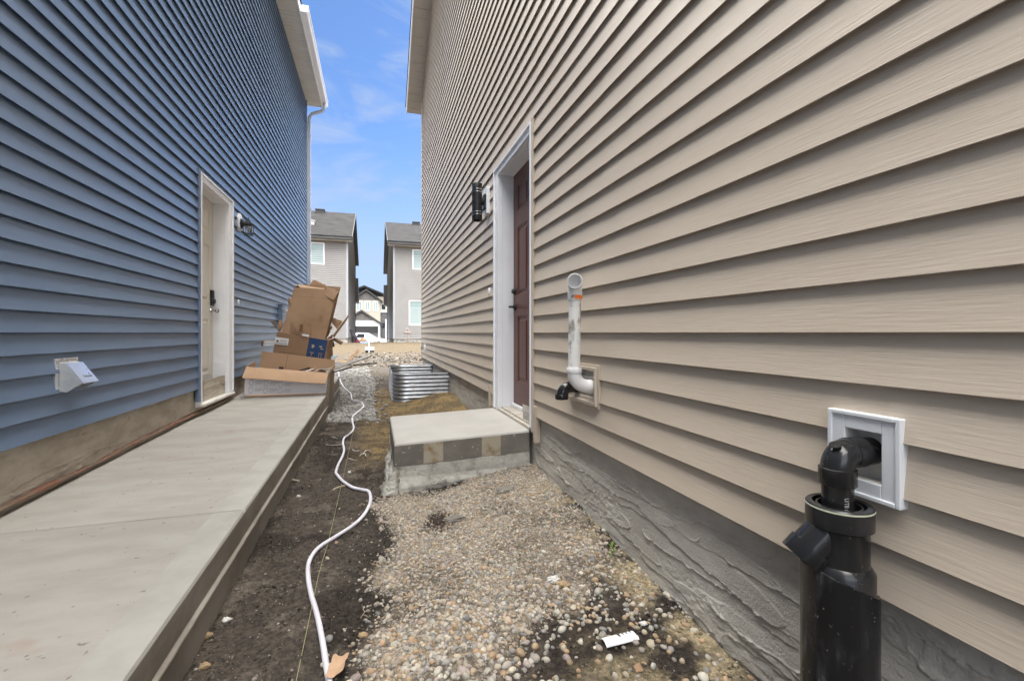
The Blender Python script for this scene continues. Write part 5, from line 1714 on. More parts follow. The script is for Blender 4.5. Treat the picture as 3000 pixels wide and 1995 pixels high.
tag(MB().hexa([brd[0], brd[1], (brd[1][0] + .01, 6.3, brd[1][2]), (brd[0][0] + .01, 6.3, brd[0][2]), (brd[0][0] + 0.012, 5.94, -0.49), (brd[1][0] + 0.012, 5.94, -0.49), (brd[1][0] + .02, 6.3, -0.5), (brd[0][0] + .02, 6.3, -0.5)])
    .build('wooden_board', WOODW, bevel=0.002), 'weathered wooden board standing on edge against the end of the walk', 'board')
pk = on_ground(*z2b(1415, 640), 0.0)
pk2 = on_ground(*z2b(1565, 655), 0.0)
tag(MB().hexa(bar(pk + Vector((0, 0, 0.03)), pk2 + Vector((0, 0, 0.03)), 0.05, 0.02)).build('wooden_stake', WOODW, bevel=0.002), 'short dark wooden stake lying in the grey gravel', 'stake')
# bundle of white trims behind the pile, by the blue wall
for k_, (ya, hh) in enumerate(((1001, 0.0), (1006, 0.0), (1011, 0.0))):
    a = at_y(770 + 2 * k_, ya, 7.0)
    tag(MB().hexa(bar(a, (a[0] + 0.28, 7.75, a[2] - 0.02), 0.04, 0.012)).build('white_trim', PVC, bevel=0.002),
        'white trim board in the small bundle poking out left of the box pile', 'trim board', 'white trim boards left of the boxes')
tag(MB().panel([at_y(764, 1012, 6.98), at_y(770, 1016, 6.98), at_y(773, 1000, 6.98), at_y(766, 998, 6.98)], 0.006, 2).panel([at_y(764, 1000, 6.98), at_y(772, 1000, 6.98), at_y(806, 1000, 7.6), at_y(800, 997, 7.6)], 0.006, 2)
    .build('cardboard_sleeve', CARDD), 'brown cardboard sleeve round the end of the white trim bundle', 'sleeve')
mbx = thing('utility_box', (XL + 0.05, 8.4, 0.2), 'blue grey utility box with a white tap on the blue siding behind the boxes', 'utility box')
MB().box(XL + 0.005, XL + 0.075, 8.28, 8.50, 0.10, 0.46).box(XL + 0.0, XL + 0.09, 8.26, 8.52, 0.4605, 0.475).build('housing', BLUE_TRIM, mbx, bevel=0.004)
MB().tube([(XL + 0.076, 8.38, 0.36), (XL + 0.14, 8.38, 0.36), (XL + 0.16, 8.38, 0.33), (XL + 0.16, 8.38, 0.20)], 0.014, 10).lathe((XL + 0.11, 8.38, 0.375), (0, 0, 1), [(0, 0), (0, 0.03), (0.015, 0.03), (0.015, 0)], 12).build('tap', PVC, mbx, smooth=40)
hb_ = thing('hose_tap', (XR - 0.04, 10.1, -0.35), 'small white hose tap low on the far end of the beige siding', 'tap')
MB().box(XR - 0.024, XR + 0.002, 9.98, 10.22, -0.40, -0.24).build('plate', WHITE, hb_, bevel=0.004)
MB().tube([(XR - 0.025, 10.1, -0.30), (XR - 0.09, 10.1, -0.30), (XR - 0.10, 10.1, -0.37)], 0.014, 10).lathe((XR - 0.07, 10.1, -0.285), (0, 0, 1), [(0, 0), (0, 0.03), (0.012, 0.03), (0.012, 0)], 12).build('spout', STEEL, hb_, smooth=40)

# ------------------------------------------------------------------ litter on the dirt
wp = thing('plastic_offcut', tuple(on_ground(1815, 1885)), 'torn white plastic pipe offcut with a jagged edge lying on the dirt', 'plastic offcut')
c0, c1 = on_ground(1768, 1888), on_ground(1862, 1864)
axv = (c1 - c0).normalized()
pv = axv.cross(Vector((0, 0, 1)))
vs, fs = [], []
nn_, kk_ = 26, 9
L_ = (c1 - c0).length
for i in range(nn_ + 1):
    u = i / nn_
    lowest = 1.0 if u < 0.5 else (0.45 if int((u - 0.5) * 17) % 2 == 0 else 0.92)
    if u > 0.97:
        lowest *= 0.5
    for j in range(kk_):
        a = math.pi * (0.12 + 0.80 * (j / (kk_ - 1)) * (lowest if j > 3 else 1)) if False else math.pi * (0.15 + (0.70 * lowest) * j / (kk_ - 1))
        r_ = 0.026
        p = c0 + axv * (L_ * u) - pv * (math.cos(a) * r_) * -1 + Vector((0, 0, math.sin(a) * r_ * 0.75 - 0.004))
        vs.append(p)
for i in range(nn_):
    for j in range(kk_ - 1):
        a = i * kk_ + j
        fs.append((a, a + 1, a + kk_ + 1, a + kk_))
po = MB().add(vs, fs).build('shell', M('bright_plastic', (0.82, 0.82, 0.84), 0.4), wp, smooth=50)
po.modifiers.new('thick', 'SOLIDIFY').thickness = 0.0022
# crumpled brown paper at the bottom edge
pc = on_ground(*z5(350, 1530))
vs, fs = [], []
for j in range(8):
    for i in range(7):
        u, w = i / 6 - 0.5, j / 7 - 0.5
        vs.append(pc + Vector((u * 0.048 + 0.016 * w, w * 0.085, 0.012 + 0.024 * float(fbm(u * 4 + 3, w * 4, 401, 3)) + 0.018 * abs(u))))
fs = [(j * 7 + i, j * 7 + i + 1, j * 7 + i + 8, j * 7 + i + 7) for j in range(7) for i in range(6)]
pq = MB().add(vs, fs).build('paper_scrap', M('brown_paper', (0.52, 0.345, 0.22), 0.75, (0.46, 0.30, 0.19), 20), smooth=50)
tag(pq, 'crumpled light brown paper scrap lying against the white hose', 'paper scrap')
pc = on_ground(1870, 1960)
tag(MB().panel([pc + Vector(p) for p in ((-0.013, -0.012, 0.002), (0.008, -0.012, 0.004), (0.012, 0.012, 0.012), (-0.010, 0.012, 0.006))], 0.002, 4, 0.004, 0.001).build('paper_scrap', CARD, smooth=40),
    'tan card scrap half buried in the sand at the bottom right', 'paper scrap')


def lump(nm, px, py, sx, sy, sz_, mat_, lab, cat, seed):
    c = on_ground(px, py)
    v0, f0 = ico(4)
    k = 1 + 1.15 * (fbm(v0[:, 0] * 1.8 + seed, v0[:, 1] * 1.8 + v0[:, 2] * 1.5, seed, 5, 0.6) - 0.5)[:, None]
    q = v0 * k * np.array((sx, sy, sz_)) + np.array(c) + np.array((0, 0, sz_ * 0.5))
    tag(MB().add(q.tolist(), f0.tolist()).build(nm, mat_, smooth=60), lab, cat)


CHALK = M('chalky_white', (0.66, 0.64, 0.6), 0.85, (0.5, 0.48, 0.44), 60, bump=0.3, bs=200)
OCHRE = M('ochre_stone', (0.36, 0.26, 0.15), 0.85, (0.28, 0.2, 0.12), 40, bump=0.3, bs=200)
lump('plaster_lump', 665, 1818, 0.016, 0.010, 0.008, CHALK, 'white plaster lump on the dark dirt close to the walk', 'plaster lump', 501)
lump('plaster_lump', 875, 1455, 0.014, 0.010, 0.008, CHALK, 'white plaster lump right of the white shavings', 'plaster lump', 503)
lump('plaster_lump', 1024, 1386, 0.011, 0.012, 0.012, CHALK, 'small upright white plaster lump beside the hose bend', 'plaster lump', 505)
lump('stone', 606, 1865, 0.018, 0.014, 0.009, OCHRE, 'ochre stone lying nearest the base of the walk', 'stone', 507)
lump('stone', 600, 1955, 0.018, 0.013, 0.010, OCHRE, 'ochre stone at the bottom edge near the walk', 'stone', 509)
lump('stone', 1063, 1862, 0.017, 0.012, 0.007, OCHRE, 'flat ochre stone just left of the river gravel', 'stone', 511)
lump('stone', 1620, 1705, 0.028, 0.020, 0.014, CHALK, 'largest pale stone sitting in the river gravel', 'stone', 513)
lump('sand_clod', 1650, 1716, 0.026, 0.020, 0.014, OCHRE, 'crumbly yellow sand clod beside the largest pale stone', 'sand clod', 515)
lump('stone', 1885, 1830, 0.014, 0.010, 0.008, CHALK, 'pale stone just above the torn white plastic offcut', 'stone', 517)
lump('concrete_chunk', 1330, 1522, 0.055, 0.035, 0.013, LAND_SIDE, 'flat grey concrete chunk in the gravel below the landing', 'concrete chunk', 519)
lump('concrete_chunk', 1480, 1440, 0.065, 0.045, 0.015, LAND_SIDE, 'larger grey concrete chunk near the landing corner and the wall', 'concrete chunk', 521)
# pale shavings and twigs
for (pp, lab) in ((((490, 335), (500, 318), (515, 312), (530, 318)), 'curled white plastic shaving left of the landing, upper one'), (((470, 345), (486, 330), (500, 332), (505, 345)), 'curled white plastic shaving left of the landing, lower one'),
                  (((432, 310), (448, 317), (468, 315)), 'short white plastic shaving next to the hose'), (((286, 283), (330, 285), (372, 281)), 'white plastic stick lying left of the hose'),
                  (((320, 240), (340, 246), (352, 250)), 'tiny white plastic stick near the walk')):
    tag(MB().tube(smooth_path([on_ground(*z5(*p), 0.006 + 0.01 * (k % 2)) for k, p in enumerate(pp)], 4), 0.0028, 6).build('plastic_shaving', CHALK, smooth=50), lab, 'shaving')
for (pp, lab) in ((((325, 530), (350, 516), (395, 503)), 'pale splinter of wood lying beside the hose'), (((95, 472), (125, 476), (142, 484)), 'pale wood chip close to the walk'),
                  (((410, 358), (436, 366), (455, 370)), 'thin pale wood splinter right of the hose')):
    tag(MB().tube(smooth_path([on_ground(*z5(*p), 0.006) for p in pp], 3), [0.006] * 7 if len(pp) == 3 else 0.006, 6).build('wood_splinter', TWIG, smooth=40), lab, 'splinter')
tw = MB()
for pp in (((475, 1225), (488, 1205), (500, 1190), (512, 1180)), ((488, 1205), (508, 1212), (520, 1222)), ((500, 1190), (490, 1178), (492, 1170))):
    tw.tube(smooth_path([on_ground(*z5(*p), 0.008) for p in pp], 3), 0.0014, 5)
tag(tw.build('dry_twig', TWIG, smooth=40), 'thin branching dry twig on the dark dirt left of the gravel', 'twig')
wd = thing('weed', tuple(on_ground(1795, 1632)), 'small green weed growing at the foot of the grey foundation', 'weed')
c = on_ground(1795, 1632)
lf = MB()
for k_ in range(13):
    a, ln_, hh = random.uniform(0, 6.28), random.uniform(0.012, 0.022), 0.006 + 0.0055 * k_
    b_ = c + Vector((0.002 * math.sin(k_), 0, hh * 0.8))
    t_ = b_ + Vector((math.cos(a) * ln_, math.sin(a) * ln_, 0.010))
    m__ = (b_ + t_) / 2 + Vector((-math.sin(a), math.cos(a), 0)) * 0.0042
    m2 = (b_ + t_) / 2 - Vector((-math.sin(a), math.cos(a), 0)) * 0.0042
    lf.add([b_, m__, t_, m2], [(0, 1, 2, 3)])
lf.build('leaves', LEAF, wd)
MB().tube([c, c + Vector((0.002, 0, 0.03)), c + Vector((-0.001, 0, 0.065))], [0.0013, 0.001, 0.0006], 6).build('stem', LEAF, wd)


# ------------------------------------------------------------------ far houses
def far_house(label, sgn, xw, yf, yb, hbase, heave, yr, hr, xo_, wins, E=0.1143):
    """two storeys; gutter side facing the viewer, gable wall facing the gap. sgn=-1: stands left of the gap"""
    root = thing('grey_house', (xw + sgn * 4, (yf + yb) / 2, hbase), label, 'house')
    xout = xw + sgn * 9
    x0, x1 = sorted((xw - sgn * 0 + sgn * 0.02, xout))
    MB().box(x0, x1, yf + 0.02, yb, hbase - 0.4, heave).prism([(xw + sgn * 0.02, yf + 0.02, heave), (xw + sgn * 0.02, yb, heave), (xw + sgn * 0.02, yr, hr - 0.15)], (sgn * 0.1, 0, 0)).build('wall', GREYSIDE, root)
    rows = int((heave - hbase - 0.25) / E)
    hs_ = heave - rows * E
    mb = MB()
    hol = [(abs(w[0] - xw) - 0.001, abs(w[1] - xw) + 0.001, w[2], w[3]) for w in wins]
    hol = [(min(a, b), max(a, b), c, d) for a, b, c, d in hol]
    siding(mb, (xw, yf), (sgn, 0), (0, -1), 8.9, hs_, E, rows, hol, seg=3, seams=0, wav=0, proj=0.05)
    mb.build('siding', GREYSIDE, root)
    mb = MB()
    run_f, run_b = yr - yf, yb - yr

    def tp(h):
        if h <= heave:
            return (0, yb - yf)
        f_ = (h - heave) / (hr - heave)
        return (f_ * run_f, (yb - yf) - f_ * run_b)
    siding(mb, (xw, yf), (0, 1), (-sgn, 0), yb - yf, hs_, E, rows + int((hr - heave) / E), top=tp, seg=3, seams=0, wav=0, proj=0.05)
    mb.build('siding', GREYSIDE, root)
    x0, x1 = sorted((xw - sgn * 0.03, xw + sgn * 0.09))
    MB().box(x0, x1, yf - 0.03, yf + 0.03, hs_, heave).build('corner_trim', PALE_TRIM, root)
    x0, x1 = sorted((xw + sgn * 0.01, xout))
    MB().box(x0, x1, yf + 0.012, yb, hbase - 0.5, hs_ - 0.005).build('foundation', CONC_ROUGH, root)
    rf = MB()
    th = 0.14
    ov = 0.38
    pf = (hr - heave) / run_f
    pb = (hr - heave) / run_b
    for (ya, ha, yb2, hb2) in ((yf - ov, heave - ov * pf + 0.12, yr, hr + 0.12), (yr, hr + 0.12, yb + ov, heave - ov * pb + 0.12)):
        x0, x1 = sorted((xo_, xout + sgn * 0.3))
        rf.hexa([(x0, ya, ha), (x1, ya, ha), (x1, yb2, hb2), (x0, yb2, hb2), (x0, ya, ha + th), (x1, ya, ha + th), (x1, yb2, hb2 + th), (x0, yb2, hb2 + th)])
    rfo = rf.build('roof', SHINGLE, root)
    fs_ = MB()
    for (ya, ha, yb2, hb2) in ((yf - ov - 0.02, heave - ov * pf + 0.02, yr, hr + 0.02), (yr, hr + 0.02, yb + ov, heave - ov * pb + 0.02)):
        x0, x1 = sorted((xo_ - sgn * 0.03, xo_ - sgn * 0.002))
        fs_.hexa([(x0, ya, ha), (x1, ya, ha), (x1, yb2, hb2), (x0, yb2, hb2), (x0, ya, ha + 0.25), (x1, ya, ha + 0.25), (x1, yb2, hb2 + 0.25), (x0, yb2, hb2 + 0.25)])
        x0, x1 = sorted((xo_, xw))
        fs_.hexa([(x0, ya, ha), (x1, ya, ha), (x1, yb2, hb2), (x0, yb2, hb2), (x0, ya, ha + 0.02), (x1, ya, ha + 0.02), (x1, yb2, hb2 + 0.02), (x0, yb2, hb2 + 0.02)])
    fs_.build('fascia', DARKTRIM, root)
    x0, x1 = sorted((xo_, xout))
    MB().box(x0, x1, yf - ov - 0.14, yf - ov - 0.025, heave - ov * pf + 0.0, heave - ov * pf + 0.13).build('gutter', DARKTRIM, root, bevel=0.02)
    MB().box(x0, x1, yf - ov - 0.02, yf - 0.021, heave - ov * pf - 0.02, heave - ov * pf + 0.0).build('soffit', SOFFIT, root)
    x0, x1 = sorted((xw - sgn * 0.08, xw - sgn * 0.022))
    MB().box(x0, x1, yb - 0.5, yb - 0.4, hbase, heave).build('downspout', DARKTRIM, root)
    for (x_, y_) in ((xw + sgn * 2.1, yr - 0.35), (xw + sgn * 2.4, yf + 0.35 * run_f)):
        hh = heave + (y_ - yf) * pf + 0.26
        MB().box(x_ - 0.28, x_ + 0.28, y_ - 0.2, y_ + 0.2, hh - 0.1, hh + 0.14).box(x_ - 0.32, x_ + 0.32, y_ - 0.24, y_ + 0.24, hh + 0.141, hh + 0.2).build('roof_vent', DARKTRIM if y_ > yr - 1 else SOFFIT, rfo)
    for (a, b, c, d) in wins:
        a, b = min(a, b), max(a, b)
        wn = MB().frame((0, yf, 0), (1, 0, 0), (0, 0, 1), (0, -1, 0), a, b, c, d, 0.07, -0.05, 0.045).box((a + b) / 2 - 0.03, (a + b) / 2 + 0.03, yf - 0.03, yf + 0.02, c + 0.07, d - 0.07)
        wn = wn.build('window', WHITE, root)
        MB().box(a + 0.07, b - 0.07, yf - 0.005, yf + 0.005, c + 0.07, d - 0.07).build('pane', WINGLASS, wn)
        bl = MB()
        h_ = c + 0.12
        while h_ < d - 0.45:
            bl.box(a + 0.08, b - 0.08, yf - 0.0085, yf - 0.0065, h_, h_ + 0.065)
            h_ += 0.13
        bl.build('blind', M('window_blind', (0.40, 0.45, 0.44), 0.5), wn)
    # lower roof at the rear corner
    x0, x1 = sorted((xo_, xw + sgn * 3))
    MB().hexa([(x0, yb, heave - 3.2), (x1, yb, heave - 3.2), (x1, yb + 2.3, heave - 3.25), (x0, yb + 2.3, heave - 3.25),
               (x0, yb, heave - 1.25), (x1, yb, heave - 1.25), (x1, yb + 2.3, heave - 2.9), (x0, yb + 2.3, heave - 2.9)]).build('porch_roof', DARKTRIM, root)
    return root


hL = far_house('pale grey sided house on the left beyond the blue house', -1, -1.66, 30.0, 40.5, -0.63, 5.85, 35.2, 8.45, -1.39,
               [(-2.99, -4.55, 4.16, 5.50)])
hR = far_house('pale grey sided house on the right beyond the beige house', 1, 1.17, 31.6, 47.0, -0.66, 6.0, 39.3, 8.95, 0.78,
               [(2.40, 3.95, 4.30, 5.66), (2.17, 3.9, 0.50, 2.20)])
tap_ = MB().box(1.95, 2.0, 31.53, 31.57, -0.55, 0.05).box(2.15, 2.2, 31.53, 31.57, -0.55, 0.05).box(1.85, 2.3, 31.50, 31.565, 0.0, 0.12).tube([(1.97, 31.52, 0.1), (2.07, 31.5, 0.3), (2.18, 31.52, 0.1)], 0.04, 8)
tag(tap_.build('gas_meter', M('pinkish_pipe', (0.5, 0.42, 0.37), 0.6), smooth=40), 'small pinkish gas meter on the grey wall beyond the beige house', 'gas meter')

# tan house closing the gap
th_ = thing('tan_house', (-1.3, 74, -1.7), 'tan gabled house with a white garage front closing the far end of the gap', 'house')


def Hh(py, zc):
    return (975 - py) * zc / F


y0t = 73.0


def Xt(px, Y=y0t):
    return at_y(px, 975, Y)[0]


zt = y0t * CS
bx0, bx1, bxc = -3.7, Xt(1114.5), (-3.7 + Xt(1114.5)) / 2
bxc = Xt(1073)
bx0 = 2 * bxc - bx1
he, ha = Hh(882, zt), Hh(853, zt)
MB().box(bx0, bx1, y0t, y0t + 8, -1.8, he).prism([(bx0, y0t, he), (bx1, y0t, he), (bxc, y0t, ha - 0.2)], (0, 8, 0)).build('wall', TANSIDE, th_)
MB().prism([(bx0 + 0.3, y0t - 0.06, he + 0.15), (bx1 - 0.3, y0t - 0.06, he + 0.15), (bxc, y0t - 0.06, ha - 0.25)], (0, 0.05, 0)).build('gable_panel', GABLE, th_)
rf = MB()
for (xa, xb) in ((bx0 - 0.35, bxc), (bx1 + 0.35, bxc)):
    sl_ = (ha - he) / (bxc - bx0)
    hl = he - 0.35 * sl_
    rf.hexa([(xa, y0t - 0.4, hl), (xb, y0t - 0.4, ha), (xb, y0t + 8, ha), (xa, y0t + 8, hl), (xa, y0t - 0.4, hl + 0.28), (xb, y0t - 0.4, ha + 0.28), (xb, y0t + 8, ha + 0.28), (xa, y0t + 8, hl + 0.28)])
rf.build('roof', DARKTRIM, th_)
# main body and roof behind, running to the right
mx0, mx1, mxa = -6.0, 3.4, Xt(1068, 78)
MB().box(mx0, mx1 - 0.3, y0t + 3, y0t + 14, -1.8, Hh(872, 75)).build('wall', TANSIDE, th_)
hm = Hh(847, 75)
rf = MB()
for (xa, xb, hl) in ((mx0 - 0.5, mxa, Hh(880, 73)), (mx1 + 0.3, mxa, Hh(884, 73))):
    rf.hexa([(xa, y0t + 2.5, hl), (xb, y0t + 2.5, hm), (xb, y0t + 14, hm), (xa, y0t + 14, hl), (xa, y0t + 2.5, hl + 0.3), (xb, y0t + 2.5, hm + 0.3), (xb, y0t + 14, hm + 0.3), (xa, y0t + 14, hl + 0.3)])
rf.prism([(mx0, y0t + 3, Hh(872, 75)), (mx1 - 0.3, y0t + 3, Hh(872, 75)), (mxa, y0t + 3, hm)], (0, 0.2, 0))
rf.build('roof', SHINGLE, th_)
for (pa, pb) in ((1044, 1060.5), (1069, 1084), (1093, 1107.5)):
    a, b = Xt(pa), Xt(pb)
    c, d = Hh(911, zt), Hh(884.5, zt)
    w_ = MB().frame((0, y0t, 0), (1, 0, 0), (0, 0, 1), (0, -1, 0), a, b, c, d, 0.1, -0.02, 0.06).box(a - 0.05, b + 0.05, y0t - 0.07, y0t, d + 0.002, d + 0.12).box((a + b) / 2 - 0.03, (a + b) / 2 + 0.03, y0t - 0.04, y0t, c + 0.1, d - 0.1).build('window', WHITE, th_)
    MB().box(a + 0.1, b - 0.1, y0t - 0.02, y0t - 0.005, c + 0.1, d - 0.1).build('pane', WINGLASS, w_)
# garage in front
yg = 66.5
zg = yg * CS
gx1 = Xt(1113.5, yg)
gxc = Xt(1059, yg)
gx0 = 2 * gxc - gx1
hge, hga = Hh(950, zg), Hh(914, zg)
dx0, dx1, dtop = gx0 + 0.55, Xt(1108, yg), Hh(956, zg)
MB().box(gx0, dx0, yg, yg + 6, -1.8, hge).box(dx1, gx1, yg, yg + 6, -1.8, hge).box(dx0, dx1, yg, yg + 6, dtop, hge).prism([(gx0, yg, hge), (gx1, yg, hge), (gxc, yg, hga - 0.1)], (0, 6, 0)).build('garage_front', M('white_cladding', (0.74, 0.74, 0.74), 0.5), th_)
MB().box(dx0, dx1, yg + 0.06, yg + 0.3, dtop - 0.9, dtop).build('garage_doorway', M('garage_opening_shade', (0.035, 0.033, 0.032), 0.7), th_)  # near-black slab painting in the shade inside the open garage
MB().box(dx0, dx1, yg + 0.31, yg + 0.4, -1.8, dtop).build('garage_doorway', M('grey_garage_door', (0.22, 0.22, 0.215), 0.6), th_)
sg_ = (hga - hge) / (gxc - gx0)
MB().prism([(gxc - 1.55, yg - 0.05, hga - 1.55 * sg_ - 0.1), (gxc + 1.55, yg - 0.05, hga - 1.55 * sg_ - 0.1), (gxc, yg - 0.05, hga - 0.1)], (0, 0.04, 0)).build('gable_panel', GABLE, th_)
rf = MB()
for (xa, xb) in ((gx0 - 0.35, gxc), (gx1 + 0.35, gxc)):
    hl = hge - 0.35 * sg_
    rf.hexa([(xa, yg - 0.3, hl), (xb, yg - 0.3, hga), (xb, yg + 6.4, hga), (xa, yg + 6.4, hl), (xa, yg - 0.3, hl + 0.3), (xb, yg - 0.3, hga + 0.3), (xb, yg + 6.4, hga + 0.3), (xa, yg + 6.4, hl + 0.3)])
rf.build('garage_roof', DARKTRIM, th_)
# entry bay with stone
ex0, ex1 = Xt(1114.6), 3.1
MB().box(ex0, ex1, y0t + 0.6, y0t + 2.9, -1.8, Hh(915, zt)).build('stone_wall', STONEW, th_)
MB().box(ex0, ex1 - 0.02, y0t + 0.9, y0t + 2.9, Hh(914.5, zt), Hh(880, zt)).build('wall', TANSIDE, th_)
MB().box(ex0 - 0.02, ex1 + 0.1, y0t + 0.45, y0t + 0.9, Hh(914.5, zt), Hh(911, zt)).build('trim_band', WHITE, th_)
for (pa, pb, ya, yb3) in ((1117, 1131, 908, 890), (1117.5, 1128, 961, 946)):
    a, b, c, d = Xt(pa, y0t + 0.6), Xt(pb, y0t + 0.6), Hh(ya, zt + .6), Hh(yb3, zt + .6)
    yw = y0t + (0.9 if ya < 915 else 0.6)
    w_ = MB().frame((0, yw, 0), (1, 0, 0), (0, 0, 1), (0, -1, 0), a, b, c, d, 0.06, -0.02, 0.05).build('window', DARKTRIM if ya > 915 else WHITE, th_)
    MB().box(a + 0.06, b - 0.06, yw - 0.02, yw - 0.004, c + 0.06, d - 0.06).build('pane', DARKGLASS, w_)
MB().box(Xt(1128.5), Xt(1131.5), y0t - 1.2, y0t - 1.0, -1.8, Hh(935, zt)).build('porch_post', WHITE, th_)

# white car parked across the gap
cy, cx0 = 57.5, Xt(1043, 57.5)
sc_ = 4.75
cx0 = Xt(1131, 57.5) - sc_ + 0.12
gz = float(gh(0, 57.5))
car = thing('parked_car', (cx0 + sc_ / 2, cy, gz), 'white estate car parked side on across the far end of the gap', 'car')
out = [(0.02, 0.45), (0.0, 0.75), (0.05, 1.0), (0.12, 1.12), (0.42, 1.58), (0.62, 1.68), (1.4, 1.73), (2.3, 1.71), (2.75, 1.62), (3.5, 1.12), (3.75, 1.06), (4.4, 0.98), (4.68, 0.85), (4.75, 0.62), (4.72, 0.36), (4.3, 0.3), (0.35, 0.3)]
bw = MB()
secs = [(-0.9, 0.93), (-0.86, 0.985), (-0.5, 1.0), (0.5, 1.0), (0.86, 0.985), (0.9, 0.93)]
vs, fs = [], []
n_ = len(out)
for (yo, k_) in secs:
    for (x, z) in out:
        tuck = 0.12 * max(0, (z - 1.0) / 0.7)
        vs.append((cx0 + sc_ / 2 + (x - sc_ / 2) * k_, cy + yo * (1 - tuck), gz + 0.35 + (z - 0.35) * k_))
for s_ in range(len(secs) - 1):
    for i in range(n_):
        a, b = s_ * n_ + i, s_ * n_ + (i + 1) % n_
        fs.append((a, b, b + n_, a + n_))
fs += [tuple(range(n_)), tuple(range((len(secs) - 1) * n_, len(secs) * n_))[::-1]]
bw.add(vs, fs).build('body', CARWHITE, car, smooth=40)
for (poly) in ([(0.30, 1.14), (0.52, 1.55), (1.15, 1.60), (1.0, 1.14)], [(1.12, 1.14), (1.45, 1.60), (2.15, 1.60), (2.15, 1.14)], [(2.23, 1.14), (2.23, 1.60), (2.6, 1.56), (3.3, 1.14)]):
    mb = MB()
    a = [(cx0 + x, cy - 0.9 * (1 - 0.12 * (z - 1.0) / 0.7) - 0.006, gz + z) for x, z in poly]
    mb.prism(a, (0, 0.012, 0))
    mb.build('window', DARKGLASS if poly[0][0] < 2 else WINGLASS, car)
for wx in (0.9, 3.75):
    for yo in (-0.84, 0.84):
        wh = MB().lathe((cx0 + wx, cy + yo - 0.1, gz + 0.34), (0, 1, 0), [(0, 0.2), (0, 0.31), (0.03, 0.34), (0.17, 0.34), (0.2, 0.31), (0.2, 0.2)], 24).build('wheel', RUBBER, car, smooth=40)
        MB().lathe((cx0 + wx, cy + yo - 0.09, gz + 0.34), (0, 1, 0), [(0, 0), (0.0, 0.08), (0.02, 0.18), (0.0, 0.21), (0.18, 0.21), (0.18, 0)], 20).build('rim', STEEL, wh, smooth=40)
MB().box(cx0 + 0.9, cx0 + 2.5, cy - 0.62, cy - 0.58, gz + 1.76, gz + 1.79).box(cx0 + 0.9, cx0 + 2.5, cy + 0.58, cy + 0.62, gz + 1.76, gz + 1.79).box(cx0 + 1.0, cx0 + 1.04, cy - 0.62, cy + 0.62, gz + 1.73, gz + 1.76).build('roof_rack', DARKTRIM, car)
MB().box(cx0 + 4.5, cx0 + 4.72, cy - 0.8, cy - 0.55, gz + 0.72, gz + 0.86).build('headlight', WINGLASS, car)
MB().box(cx0 + 0.02, cx0 + 0.12, cy - 0.82, cy - 0.65, gz + 0.85, gz + 1.1).build('tail_light', REDD, car)


# debris between the far houses
def zcc(x, y):
    return (980 + x / 6.818, 850 + y / 6.818)


Yd = 30.5


def D_(x, y, Y=Yd):
    return at_y(*zcc(x, y), Y)


gD = float(gh(-1, Yd))
heap = MB()
for k_ in range(16):
    a = D_(360 + k_ * 9, 1075 + random.uniform(-8, 8), Yd + random.uniform(-0.5, 0.5))
    b = D_(325 + k_ * 10 + random.uniform(-20, 12), 745 + k_ * 19 + random.uniform(-10, 40), Yd + 0.4)
    heap.tube([(a[0], a[1], gD - 0.02), ((a[0] + b[0]) / 2 + 0.05, a[1], (gD + b[2]) / 2), b], random.uniform(0.025, 0.06), 7)
tag(heap.build('pipe_bundle', M('black_red_bundle', (0.02, 0.02, 0.024), 0.6, (0.15, 0.03, 0.04), 1.6, lo=0.5, hi=0.6), smooth=40), 'dark bundle of black and red poles leaning on the far left grey house', 'bundle')


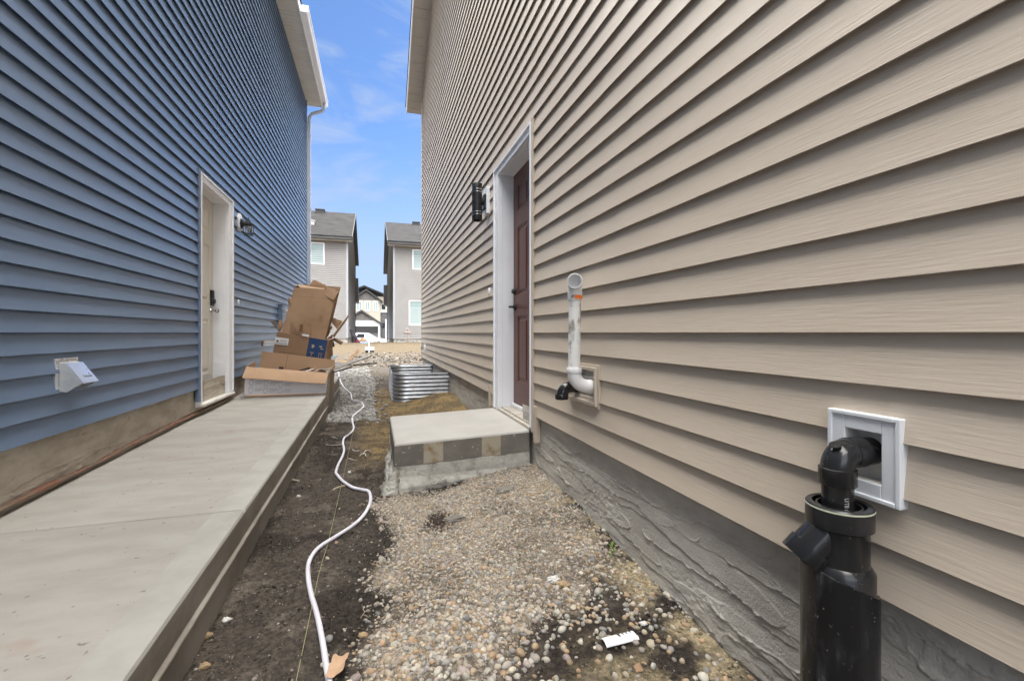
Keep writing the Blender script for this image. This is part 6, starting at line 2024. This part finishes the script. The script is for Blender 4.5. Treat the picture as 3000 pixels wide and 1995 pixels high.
def heap_mesh(nm, x0, x1, ytop, Y, dep, mat_, lab, cat, seed):
    a, b = D_(x0, 1100, Y)[0], D_(x1, 1100, Y)[0]
    ht = D_(x0, ytop, Y)[2] - float(gh((a + b) / 2, Y))
    vs, fs = [], []
    for j in range(11):
        for i in range(17):
            u, w = i / 16 * 2 - 1, j / 10 * 2 - 1
            r = max(0, 1 - (u * u) ** 1.5) * max(0, 1 - (w * w) ** 1.5)
            x, y = (a + b) / 2 + u * (b - a) / 2, Y + w * dep
            vs.append((x, y, float(gh(x, y)) - 0.02 + ht * r * (0.6 + 0.6 * float(fbm(u * 3 + 9, w * 3, seed, 3)))))
    fs = [(j * 17 + i, j * 17 + i + 1, j * 17 + i + 18, j * 17 + i + 17) for j in range(10) for i in range(16)]
    tag(MB().add(vs, fs).build(nm, mat_, smooth=40), lab, cat)


heap_mesh('tarp', 490, 710, 1030, 29.6, 0.5, BLUETARP, 'crumpled blue tarp on the ground between the far houses', 'tarp', 611)
heap_mesh('tarp', 700, 810, 1070, 28.6, 0.35, M('teal_tarp', (0.10, 0.22, 0.27), 0.5, (0.2, 0.3, 0.33), 5), 'small teal tarp heap right of the crumpled blue tarp', 'tarp', 613)
p4 = [D_(475, 1030, 31.2), D_(660, 1020, 31.2), D_(640, 985, 31.4), D_(540, 940, 31.4)]
tag(MB().panel(p4, 0.02, 4, 0.05).build('cardboard_sheet', CARD, smooth=40), 'brown cardboard sheet lying behind the blue tarp', 'cardboard')
gS = 18.3
for (xa, xb, lab) in ((615, 680, 'white topped black plastic crate left of the white post'), (695, 790, 'white topped black plastic crate right of the white post')):
    a, b = D_(xa, 1200, gS), D_(xb, 1200, gS)
    g0 = float(gh(a[0], gS))
    cr_ = thing('crate', ((a[0] + b[0]) / 2, gS, g0), lab, 'crate')
    hb2, ht2 = g0 - 0.02, D_(xa, 1140, gS)[2]
    mid = hb2 + (ht2 - hb2) * 0.58
    MB().box(a[0], b[0], gS, gS + 0.15, hb2, mid).build('base', TAPE, cr_, bevel=0.006)
    MB().box(a[0] - 0.006, b[0] + 0.006, gS - 0.006, gS + 0.156, mid + 0.001, ht2).build('lid', WHITE, cr_, bevel=0.008)
a = D_(690, 1260, gS - 0.1)
tag(MB().box(a[0] - 0.02, a[0] + 0.02, gS - 0.12, gS - 0.08, float(gh(a[0], gS)) - 0.1, D_(690, 1010, gS)[2]).build('marker_post', WHITE, bevel=0.004), 'short white marker post standing between the two crates', 'post')
